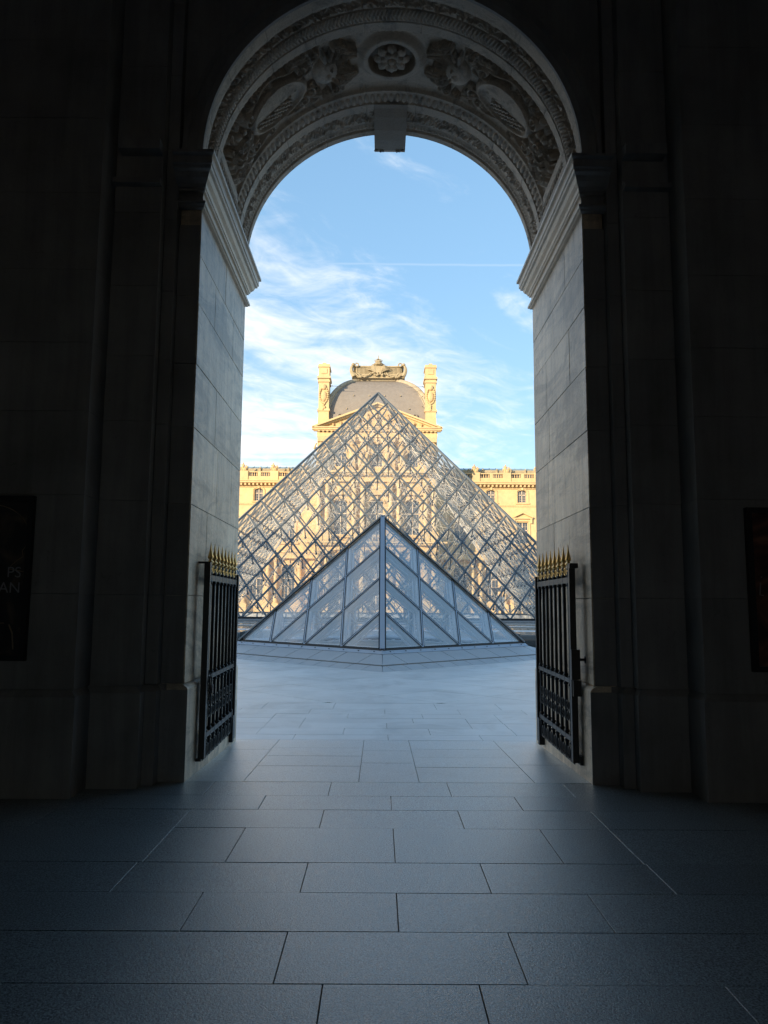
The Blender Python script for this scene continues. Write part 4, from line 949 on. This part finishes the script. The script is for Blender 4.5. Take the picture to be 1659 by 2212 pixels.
# orders
for lev, (z0, z1, r_) in enumerate(((2.0, 10.6, .48), (13.4, 22.2, .45))):
    for sx in (-1, 1):
        for x in (2.35, 3.75, 8.25, 9.65):
            mb = MB(); column(mb, PX0 + sx * x, YP - .85, z0, z1, r_); ob('column', rel(pal, mb), 'stone', pal, smooth=False)
            ob('pedestal', rel(pal, MB().box(PX0 + sx * x - .75, PX0 + sx * x + .75, YP - 1.6, YP, z0 - 2.0, z0)), 'stone', pal)
def entab(name, z0, z1, xh, out, yb=YP, x0=PX0, dent=True, par=None):
    m = MB(); h = z1 - z0
    m.box(x0 - xh, x0 + xh, yb - out * .35, yb + .1, z0, z0 + h * .3); m.box(x0 - xh - .02, x0 + xh + .02, yb - out * .3, yb + .1, z0 + h * .3, z0 + h * .6)
    m.box(x0 - xh - out * .6, x0 + xh + out * .6, yb - out * .8, yb + .1, z0 + h * .68, z0 + h * .8); m.box(x0 - xh - out * .8, x0 + xh + out * .8, yb - out, yb + .1, z0 + h * .8, z1)
    if dent:
        n_ = int(2 * xh / .7)
        for i in range(n_): xx = x0 - xh + 2 * xh * (i + .5) / n_; m.box(xx - .16, xx + .16, yb - out * .75, yb - out * .3, z0 + h * .58, z0 + h * .68)
    return m
for z0, z1, o_ in ((10.6, 12.0, 1.9), (22.2, 23.9, 1.9), (29.9, 31.4, 1.0)):
    ob('entablature', rel(pal, entab('e', z0, z1, 10.25, o_)), 'stone', pal)
m = MB(); baluster_run(m, PX0 - 9.9, PX0 + 9.9, YP - 1.3, 12.1, 13.0, .6); m.box(PX0 - 10, PX0 + 10, YP - 1.5, YP - 1.1, 13.0, 13.15); ob('balustrade', rel(pal, m), 'stone', pal, kind='stuff')
# carved friezes, window surrounds and attic figures
q = random.Random(3)
for cx_ in cxs:
    m = MB()
    for zz, w_, ar in ((9.2, 3.2, 1), (19.2, 2.5, 1), (29.0, 2.1, 1)):
        hw = w_ / 2
        m.tube([(cx_ + (hw + .15) * cos(t), YP - .12, zz - hw * .45 + (hw * .55 + .1) * sin(t)) for t in np.linspace(0, pi, 12)], .16, 5)
        m.box(cx_ - .25, cx_ + .25, YP - .45, YP, zz - .3, zz + .55)
    for zz in (20.2,):
        m.prism([(cx_ - 1.9, zz), (cx_ + 1.9, zz), (cx_, zz + 1.2)], YP - .7, YP); m.box(cx_ - 1.9, cx_ + 1.9, YP - .75, YP, zz - .25, zz)
    for k in range(10): m.ball((cx_ + q.uniform(-1.6, 1.6), YP - .2, q.uniform(10.0, 10.5)), q.uniform(.15, .3), 6, 4)
    ob('window_surround', rel(pal, m), 'stone2', pal, kind='stuff')
for sx in (-1, 1):
    for x in (1.75, 2.55, 4.2, 8.6, 9.6):
        mb = MB(); figure(mb, PX0 + sx * x, YP - .6, 24.8, 4.2, int(x * 10) + sx); mb.box(PX0 + sx * x - .55, PX0 + sx * x + .55, YP - 1.1, YP, 23.9, 24.8)
        mb.box(PX0 + sx * x - .5, PX0 + sx * x + .5, YP - .9, YP, 29.0, 29.9); ob('caryatid', rel(pal, mb), 'stone2', pal)
for sx in (-1, 1):
    for x in (2.35, 3.75, 8.25, 9.65):
        mb = MB(); figure(mb, PX0 + sx * x, YP - .9, 21.6 if False else 10.9, 0.01, 1)
# shallow mansard side relief: statues on the second cornice
# pediment
zb, za, xh = 31.4, 35.7, 10.9
m = MB(); m.prism([(PX0 - xh + .8, zb), (PX0 + xh - .8, zb), (PX0, za - .5)], YP - .25, YP + 1.0); ob('pediment', rel(pal, m), 'stone', pal)
m = MB()
for sx in (-1, 1):
    m.bar((PX0 + sx * (xh + .1), YP - .4, zb + .1), (PX0, YP - .4, za), 1.6, .28, (0, 0, 1)); m.bar((PX0 + sx * (xh - .5), YP - .2, zb + .02), (PX0, YP - .2, za - .32), 1.0, .26, (0, 0, 1))
m.box(PX0 - xh - .2, PX0 + xh + .2, YP - 1.2, YP + 1, zb - .02, zb + .16)
ob('raking_cornice', rel(pal, m), 'stone', pal)
for i, (x, h) in enumerate(((0, 3.0), (-1.7, 2.5), (1.7, 2.5), (-3.2, 2.0), (3.2, 2.0), (-4.8, 1.5), (4.8, 1.5), (-6.2, 1.1), (6.2, 1.1), (-7.5, .8), (7.5, .8))):
    mb = MB(); figure(mb, PX0 + x, YP - .5, zb + .15, h, 50 + i); ob('relief_figure', rel(pal, mb), 'stone2', pal)
# dome: four sided, curved lead roof
DX = -.53; DB, DT, DW = 32.2, 42.5, 9.2; DYC = YP + 1.5 + DW
def dome_w(z): t = min(1, max(0, (z - DB) / (DT - DB))); return DW * (1 - t ** 2.25) ** (1 / 2.25)
nz = 28; zs = [DB + (DT - DB) * sin(pi / 2 * i / nz) for i in range(nz)] + [DT]
ws_ = [max(dome_w(z), 3.6) for z in zs]
m = MB(); 
for i in range(len(zs) - 1):
    a, b_, z0, z1 = ws_[i], ws_[i + 1], zs[i], zs[i + 1]
    for (s0, s1) in (((-1, -1), (1, -1)), ((1, -1), (1, 1)), ((1, 1), (-1, 1)), ((-1, 1), (-1, -1))):
        m.add([(DX + s0[0] * a, DYC + s0[1] * a, z0), (DX + s1[0] * a, DYC + s1[1] * a, z0), (DX + s1[0] * b_, DYC + s1[1] * b_, z1), (DX + s0[0] * b_, DYC + s0[1] * b_, z1)], [(0, 1, 2, 3)])
w4 = ws_[-1]; m.add([(DX - w4, DYC - w4, DT), (DX + w4, DYC - w4, DT), (DX + w4, DYC + w4, DT), (DX - w4, DYC + w4, DT)], [(0, 1, 2, 3)])
m.box(DX - DW - .1, DX + DW + .1, DYC - DW - .1, DYC + DW, 31.3, DB)
ob('dome_roof', rel(pal, m), 'lead', pal, smooth=False)
m = MB()
path = [(DX - a, DYC - a - .05, z) for a, z in zip(ws_, zs)] + [(DX + a, DYC - a - .05, z) for a, z in zip(ws_[::-1], zs[::-1])]
m.tube(path, .42, 8); path2 = [(DX + (p[0] - DX) * .945, p[1] - .02, DB + (p[2] - DB) * .955) for p in path]; m.tube(path2, .12, 6)
for i in range(0, len(path) - 1):
    p, q_ = Vector(path[i]), Vector(path[i + 1]); n_ = max(1, int((q_ - p).length / .45))
    for k in range(n_): c = p.lerp(q_, k / n_); m.ball((c.x, c.y - .2, c.z), .17, 6, 4)
ob('hip_moulding', rel(pal, m), 'band', pal, kind='stuff')
m = MB()
for sx in (-1, 1):
    cy_ = 34.0; yy = DYC - dome_w(cy_) - .25
    m.tube([(DX + sx * 6.5 + .36 * cos(t), yy, cy_ + .36 * sin(t)) for t in np.linspace(0, 2 * pi, 16, endpoint=False)], .13, 6, closed=True); m.box(DX + sx * 6.5 - .5, DX + sx * 6.5 + .5, yy + .05, yy + 1, 33.2, 33.6)
ob('oculus_frame', rel(pal, m), 'lead', pal)
m = MB()
for sx in (-1, 1): m.lathe([(.3, 0), (.3, .1)], (DX + sx * 6.5, DYC - dome_w(34.) - .15, 33.95), 10)
for z, xs_ in ((37.9, (-4.2, -1.5, 1.2, 4.)), (35.3, (-5.4, -2.7, 2.8, 5.5))):
    for x in xs_: m.box(DX + x - .06, DX + x + .06, DYC - dome_w(z) - .25, DYC - dome_w(z) + .1, z, z + .18)
ob('lead_hooks', rel(pal, m), 'crest', pal, kind='stuff')
def squash(m):
    m.v = [(x, y, 42.3 + (z - 41.0) * .85) for x, y, z in m.v]; return m
# crest on the dome
cr0, cr1 = PX0 - 4.7, PX0 + 4.9; yc = DYC - 4.4
m = MB(); m.box(cr0, cr1, yc, yc + 8.8, 41.0, 41.55); m.box(cr0 + .6, cr1 - .6, yc + .3, yc + 8.5, 41.55, 43.45); m.box(cr0 + .2, cr1 - .2, yc + .05, yc + 8.7, 43.45, 43.7)
for i in range(34): x = cr0 + .9 + (cr1 - cr0 - 1.8) * i / 33; m.box(x - .07, x + .07, yc + .12, yc + .32, 41.95, 43.35)
m.box(cr0 + .5, cr1 - .5, yc + .08, yc + .32, 41.65, 41.93)
ob('crest_gallery', rel(pal, squash(m)), 'crest', pal)
for sx, xe in ((-1, cr0), (1, cr1)):
    m = MB(); x = xe - sx * .5
    m.tube([(x + sx * (.1 + .5 * sin(t * 2.4)), yc - .2, 41.25 + 2.3 * t) for t in np.linspace(0, 1, 12)], [.45 - .2 * t for t in np.linspace(0, 1, 12)], 7)
    m.tube([(x - sx * .35 + .42 * (1 - .5 * t) * cos(1.0 + 6 * t) * sx, yc - .2, 43.75 + .42 * (1 - .5 * t) * sin(1.0 + 6 * t)) for t in np.linspace(0, 1, 16)], .13, 6)
    m.ball((x + sx * .25, yc - .2, 43.85), .35, 8, 6); 
    for k in range(7): m.ball((x + sx * (.4 - .25 * k), yc - .3, 41.85 - .12 * k + .15 * sin(k)), .26, 6, 4)
    m.tube([(x - sx * (.5 + 2.4 * t), yc - .35, 41.95 - .8 * sin(pi * t) + .1 * sin(20 * t)) for t in np.linspace(0, 1, 14)], .16, 6)
    m.tube([(DX + sx * w_, yc + .6 - (w_ - 4.8) * .9, 41 + (DB + (DT - DB) * (1 - (w_ / DW) ** 2.25) ** (1 / 2.25) + .15 - 42.3) / .85) for w_ in np.linspace(4.6, 7.2, 9)], [.5, .42, .34, .3, .26, .24, .2, .18, .12], 6)
    ob('crest_scroll', rel(pal, squash(m)), 'crest', pal, kind='stuff')
m = MB(); x = PX0 + .1
m.lathe([(.75, 0), (.9, .3), (.5, .6), (.6, .75), (.62, .9), (.3, 1.05), (.1, 1.3), (.05, 2.2)], (x, yc - .3, 43.65), 10)
for k in range(6): a = k * pi / 3; m.tube([(x + .6 * cos(a), yc - .3 + .6 * sin(a), 44.45), (x + .7 * cos(a), yc - .3 + .7 * sin(a), 44.75), (x, yc - .3, 45.1)], .07, 5)
m.prism([(x - .75, 42.05), (x + .75, 42.05), (x + .9, 43.25), (x + .5, 43.75), (x - .5, 43.75), (x - .9, 43.25)], yc - .5, yc + .1)
for sx in (-1, 1):
    for k in range(5): a = .3 + k * .28; m.tube([(x + sx * .5, yc - .35, 42.25), (x + sx * (.9 + .5 * cos(a)), yc - .4, 42.65 + .3 * k), (x + sx * (1.1 + 1.2 * cos(a)), yc - .3, 42.85 + .22 * k)], [.2, .16, .04], 5)
for k in range(12): m.ball((x + random.uniform(-1.3, 1.3), yc - .4, random.uniform(41.45, 42.15)), random.uniform(.15, .28), 6, 4)
ob('crown_ornament', rel(pal, squash(m)), 'crest', pal, kind='stuff')
# chimneys
for sx, x in ((-1, -9.85), (1, 8.65)):
    m = MB(); hw = .95; yy = 128.7
    m.box(x - hw, x + hw, yy, yy + 3.2, 31.2, 33.6); m.box(x - hw - .12, x + hw + .12, yy - .12, yy + 3.3, 34.6, 34.95); m.box(x - hw + .04, x + hw - .04, yy + .04, yy + 3.1, 33.6, 39.4)
    m.box(x - hw - .1, x + hw + .1, yy - .15, yy + 3.3, 39.3, 39.6); m.box(x - hw - .2, x + hw + .2, yy - .25, yy + 3.4, 39.9, 40.25); m.box(x - hw + .03, x + hw - .03, yy + .03, yy + 3.1, 39.6, 42.2)
    m.box(x - .5, x + .5, yy - .08, yy + .1, 40.7, 41.5); m.box(x - hw - .1, x + hw + .1, yy - .15, yy + 3.3, 41.75, 42.0); m.box(x - hw - .02, x + hw + .02, yy - .05, yy + 3.2, 42.0, 42.25); m.box(x - .3, x + .3, yy + .3, yy + 2.6, 42.25, 42.55)
    c_ = MB()
    c_.ball((x, yy - .02, 37.0), .7, 10, 7, (.8, .45, 1.2)); c_.ball((x, yy - .12, 38.5), .45, 8, 6, (1, .6, 1))
    for i in range(24):
        a = 2 * pi * i / 24; c_.ball((x + .7 * cos(a), yy - .05, 37.2 + 1.3 * sin(a)), .17, 6, 4)
    for i in range(5): c_.ball((x + random.uniform(-.2, .2), yy - .05, 34.9 + .3 * i), .26 - .02 * i, 6, 4)
    m.v = [(a_, b_, c_z if c_z < 33.61 else 33.6 + (c_z - 33.6) * 1.09) for a_, b_, c_z in m.v]; c_.v = [(a_, b_, 33.6 + (c_z - 33.6) * 1.09) for a_, b_, c_z in c_.v]
    ch = ob('chimney', rel(pal, m), 'stone', pal); ob('cartouche', rel(pal, c_), 'stone2', ch)
    tr = MB()
    for z in (39.35, 37.6, 35.8): xe = DX + sx * min(5.2 if z > 39 else 99, dome_w(z)); tr.tube([(x - sx * hw, yy + .8, z), (xe, yy + 1.2, z)], .035, 5); tr.ball((x - sx * (hw + .45), yy + .8, z), .09, 6, 4)
    ob('tie_rods', rel(pal, tr), 'strut', pal, kind='stuff')

# wings
def wing_facade(label, x0, x1, wins, peds, ped_first):
    t = empty('palace_side_wing', label, 'building', ((x0 + x1) / 2, 136, 0)); YW_ = 136.
    ops = []
    for x in wins: ops += [(x, 2.2, 8.6, 2.4, 2), (x, 12.6, 16.4, 2.0, 0), (x, 19.95, 22.2, 1.55, 1)]
    m = MB(); wall_with_openings(m, x0, x1, 0, 23.0, YW_, .5, ops); m.box(x0, x1, YW_ + .5, YW_ + 14, 0, 23.6); ob('facade_wall', rel(t, m), 'stone', t)
    lx = t.location.x
    for x in wins:
        window(t, x - lx, 2.2, 8.6, 2.4, 0, True, .45); window(t, x - lx, 12.6, 16.4, 2.0, 0, False, .45); window(t, x - lx, 19.95, 22.2, 1.55, 0, True, .45)
        s_ = MB(); h = 1.55 / 2
        s_.tube([(x + (h + .25) * cos(a), YW_ - .05, 21.9 + (.55) * sin(a)) for a in np.linspace(0, pi, 10)], .13, 5); s_.box(x - h - .38, x - h - .14, YW_ - .12, YW_ + .02, 19.9, 21.9); s_.box(x + h + .14, x + h + .38, YW_ - .12, YW_ + .02, 19.9, 21.9); s_.box(x - .18, x + .18, YW_ - .3, YW_ + .02, 22.2, 22.75); s_.box(x - h - .5, x + h + .5, YW_ - .25, YW_ + .02, 19.72, 19.9)
        s_.box(x - 1.35, x - 1.02, YW_ - .15, YW_ + .02, 12.5, 16.6); s_.box(x + 1.02, x + 1.35, YW_ - .15, YW_ + .02, 12.5, 16.6); s_.box(x - 1.7, x + 1.7, YW_ - .5, YW_ + .02, 17.0, 17.2); s_.box(x - 1.35, x + 1.35, YW_ - .2, YW_ + .02, 16.6, 16.9)
        for sx in (-1, 1): s_.bar((x + sx * 1.8, YW_ - .28, 17.25), (x, YW_ - .28, 18.1), .6, .16); s_.box(x + sx * 1.5 - .16, x + sx * 1.5 + .16, YW_ - .4, YW_ + .02, 16.2, 17.0)
        s_.prism([(x - 1.5, 17.2), (x + 1.5, 17.2), (x, 17.95)], YW_ - .1, YW_ + .02); s_.box(x - 1.7, x + 1.7, YW_ - .35, YW_ + .02, 12.2, 12.5)
        s_.tube([(x + 1.35 * cos(a), YW_ - .05, 7.4 + 1.35 * sin(a)) for a in np.linspace(0, pi, 12)], .18, 5); s_.box(x - .25, x + .25, YW_ - .35, YW_ + .02, 8.5, 9.3)
        ob('window_surround', rel(t, s_), 'stone', t, kind='stuff')
        for sx in (-1, 1):
            c_ = MB(); column(c_, x + sx * 2.1, YW_ - .7, 1.6, 9.6, .36); c_.box(x + sx * 2.1 - .6, x + sx * 2.1 + .6, YW_ - 1.3, YW_, 0, 1.6); ob('column', rel(t, c_), 'stone', t)
    m = MB(); m.box(x0, x1, YW_ - 1.2, YW_ + .02, 9.6, 10.6); m.box(x0, x1, YW_ - 1.45, YW_ + .02, 10.6, 10.9); m.box(x0, x1, YW_ - .12, YW_ + .02, 19.2, 19.6)
    m.box(x0, x1, YW_ - .18, YW_ + .02, 19.42, 19.5)
    n_ = int((x1 - x0) / .3)
    for i in range(n_): xx = x0 + (i + .5) * (x1 - x0) / n_; m.box(xx - .07, xx + .07, YW_ - .17, YW_ - .1, 19.22, 19.4)
    ob('string_course', rel(t, m), 'stone', t, kind='stuff')
    m = MB(); m.box(x0, x1, YW_ - .25, YW_ + .02, 22.45, 22.55); m.box(x0, x1, YW_ - .2, YW_ + .02, 22.95, 23.15); m.box(x0, x1, YW_ - .95, YW_ + .02, 23.15, 23.45); m.box(x0, x1, YW_ - 1.1, YW_ + .02, 23.45, 23.62); m.box(x0, x1, YW_ - .6, YW_ + .1, 23.62, 24.35)
    n_ = int((x1 - x0) / .72)
    for i in range(n_): xx = x0 + (i + .5) * (x1 - x0) / n_; m.box(xx - .15, xx + .15, YW_ - .7, YW_ - .1, 22.72, 23.15)
    ob('cornice', rel(t, m), 'stone', t, kind='stuff')
    q = random.Random(int(x0)); f_ = MB()
    for i in range(int((x1 - x0) / .26)): f_.ball((x0 + .13 + i * .26, YW_ - .02, 22.72 + q.uniform(-.08, .08)), q.uniform(.06, .12), 5, 3)
    ob('frieze_carving', rel(t, f_), 'stone2', t, kind='stuff')
    m = MB(); ps = sorted(peds); edges = [x0] + ps + [x1]
    for a, b_ in zip(edges[:-1], edges[1:]):
        mid = (a + b_) / 2; m.box(mid - .28, mid + .28, YW_ - .55, YW_ - .05, 24.35, 25.1)
        baluster_run(m, a + .8, mid - .28, YW_ - .3, 24.35, 25.05, .36); baluster_run(m, mid + .28, b_ - .8, YW_ - .3, 24.35, 25.05, .36)
    m.box(x0, x1, YW_ - .52, YW_ - .1, 25.05, 25.22); ob('balustrade', rel(t, m), 'stone', t, kind='stuff')
    for i, p in enumerate(ps):
        pd = ob('pedestal', rel(t, MB().box(p - .72, p + .72, YW_ - .75, YW_ + .1, 23.62, 25.3)), 'stone', t)
        f_ = MB(); figure(f_, p - .25, YW_ - .35, 25.3, 1.55, 7 * i + int(x0)); figure(f_, p + .38, YW_ - .3, 25.3, 1.15, 9 * i + 3 + int(x0)); f_.ball((p + .1, YW_ - .4, 25.6), .4, 7, 5); f_.ball((p - .5, YW_ - .3, 25.9), .26, 6, 4)
        ob('statue_group', rel(t, f_), 'stone2', t)
    m = MB(); m.add([(x0, YW_ + 1.0, 23.6), (x1, YW_ + 1.0, 23.6), (x1, YW_ + 2.2, 25.6), (x0, YW_ + 2.2, 25.6)], [(0, 1, 2, 3)]); ob('roof', rel(t, m), 'slate', t)
    m = MB(); m.box(x0, x1, YW_ + 2.0, YW_ + 2.4, 25.6, 26.2)
    for i in range(int((x1 - x0) / 2.6)): m.lathe([(.18, 0), (.22, .2), (.1, .5), (.2, .7), (.05, .95)], (x0 + 1.3 + 2.6 * i, YW_ + 1.8, 25.5), 7)
    ob('roof_cresting', rel(t, m), 'crest', t, kind='stuff')
    m = MB(); m.add([(x0, YW_ + 2.4, 26.2), (x1, YW_ + 2.4, 26.2), (x1, YW_ + 6, 27.2), (x0, YW_ + 6, 27.2)], [(0, 1, 2, 3)]); m.box(x0, x1, YW_ + 6, YW_ + 13, 24, 27.2)
    for i in range(int((x1 - x0) / 1.2)): m.bar((x0 + 1.2 * i, YW_ + 2.38, 26.25), (x0 + 1.2 * i, YW_ + 5.9, 27.25), .07, .08)
    ob('glazed_roof', rel(t, m), 'copper', t, kind='stuff')
    return t
wing_facade('golden palace wing left of the domed pavilion, two statue groups on its balustrade', -44, -10.8, [-38.6, -33.0, -27.4, -21.8, -16.2], [-41.4, -35.8, -30.1, -24.4, -19.0, -13.5], 0)
wing_facade('golden palace wing right of the domed pavilion with greenish glazed roof', 9.7, 43, [14.4, 20.0, 25.6, 31.2, 36.8], [11.7, 17.2, 22.8, 28.4, 34.0, 39.6], 0)

# ================================================================ SMALL THINGS IN THE COURT
def person(label, x, y, h, cloth, seed, walk=.2):
    q = random.Random(seed); bm_v = [(0, 0, .93), (0, 0, 1.15), (0, 0, 1.42), (0, 0, 1.52), (0, 0, 1.60), (0, 0, 1.72), (-.20, 0, 1.40), (-.26, walk * .3, 1.12), (-.24, -walk * .4, .88), (.20, 0, 1.40), (.26, -walk * .3, 1.12), (.24, walk * .2, .88),
        (-.10, 0, .90), (-.11, walk * .6, .50), (-.11, walk, .06), (.10, 0, .90), (.11, -walk * .5, .50), (.11, -walk, .06), (-.11, walk - .14, .03), (.11, -walk - .14, .03)]
    ed = [(0, 1), (1, 2), (2, 3), (3, 4), (4, 5), (2, 6), (6, 7), (7, 8), (2, 9), (9, 10), (10, 11), (0, 12), (12, 13), (13, 14), (0, 15), (15, 16), (16, 17), (14, 18), (17, 19)]
    rd = [(.15, .11), (.15, .11), (.17, .11), (.06, .06), (.085, .095), (.07, .08), (.065, .06), (.05, .05), (.04, .04), (.065, .06), (.05, .05), (.04, .04), (.09, .09), (.065, .065), (.045, .045), (.09, .09), (.065, .065), (.045, .045), (.035, .03), (.035, .03)]
    me = bpy.data.meshes.new('person'); me.from_pydata([Vector(v) * (h / 1.76) for v in bm_v], ed, []); o = bpy.data.objects.new('tmp_body', me); COL.objects.link(o)
    md = o.modifiers.new('s', 'SKIN'); 
    for i, r_ in enumerate(rd): me.skin_vertices[0].data[i].radius = r_
    me.skin_vertices[0].data[0].use_root = True
    o.modifiers.new('u', 'SUBSURF').levels = 1; bpy.context.view_layer.update()
    m2 = bpy.data.meshes.new_from_object(o.evaluated_get(bpy.context.evaluated_depsgraph_get())); bpy.data.objects.remove(o)
    m2.materials.clear(); m2.materials.append(MT[cloth]); m2.materials.append(MT['skin']); zh = 1.52 * h / 1.76
    for p in m2.polygons: p.use_smooth = True; p.material_index = 1 if p.center.z > zh else 0
    t = bpy.data.objects.new('person', m2); COL.objects.link(t); t.location = (x, y, 0); t.rotation_euler = (0, 0, q.uniform(0, 6)); t['label'] = label; t['category'] = 'person'; t['group'] = 'people in the court beyond the pyramids'
    hr = MB().ball((0, .01, 1.68 * h / 1.76), .105, 8, 6, (1, 1.1, 1.0)); ho = ob('hair', hr, 'cloth', t, smooth=True); return t
MT['cloth2'] = mat('navy_coat', (.04, .06, .11), .9); MT['cloth3'] = mat('grey_coat', (.16, .15, .14), .9)
person('person in a dark coat seen through the left side of the small pyramid', -6.3, 98, 1.75, 'cloth', 1)
person('person in a navy coat, leftmost of the trio right of the small pyramid', 14.9, 97, 1.72, 'cloth2', 2)
person('person in black, middle of the trio behind the large pyramid', 15.8, 98, 1.8, 'cloth', 3)
person('person in a grey coat, rightmost of the trio by the white booth', 16.6, 97.5, 1.68, 'cloth3', 4)
t = empty('entrance_canopy', 'dark flat canopy on thin posts behind the right side of the large pyramid', 'canopy', (18.3, 101, 0))
m = MB(); m.box(15.4, 23.5, 99, 104, 3.45, 3.8); m.box(15.0, 23.7, 98.8, 104.2, 3.8, 3.88); ob('roof', rel(t, m), 'canopy', t)
for x in (15.8, 18.3, 20.8, 23.2):
    for y in (99.3, 103.6): ob('post', rel(t, MB().box(x - .07, x + .07, y - .07, y + .07, 0, 3.45)), 'canopy', t)
t = empty('ticket_booth', 'small white panelled booth under the dark canopy', 'booth', (19.7, 100.5, 0))
ob('body', rel(t, MB().box(18.9, 20.6, 99.9, 101.3, 0, 1.55).box(18.8, 20.7, 99.8, 101.4, 1.55, 1.68)), 'white', t); ob('counter_window', rel(t, MB().box(19.2, 20.3, 99.86, 99.9, .9, 1.35)), 'dark', t)
t = empty('display_board', 'tall grey information board left of the white booth', 'sign', (15.9, 102, 0))
ob('panel', rel(t, MB().box(15.5, 16.5, 100.9, 101.0, .9, 2.75)), 'white', t); ob('leg', rel(t, MB().box(15.55, 15.65, 100.9, 101.0, 0, .9)), 'strut', t); ob('leg', rel(t, MB().box(16.35, 16.45, 100.9, 101.0, 0, .9)), 'strut', t)
t = empty('metal_railing', 'thin metal railing in front of the booth and canopy', 'railing', (19, 95.5, 0))
ob('top_rail', rel(t, MB().tube([(14.5, 95.5, 1.05), (24, 95.5, 1.05)], .03, 6)), 'rod', t)
for i in range(12): ob('post', rel(t, MB().tube([(14.7 + i * .84, 95.5, 0), (14.7 + i * .84, 95.5, 1.05)], .025, 6)), 'rod', t)
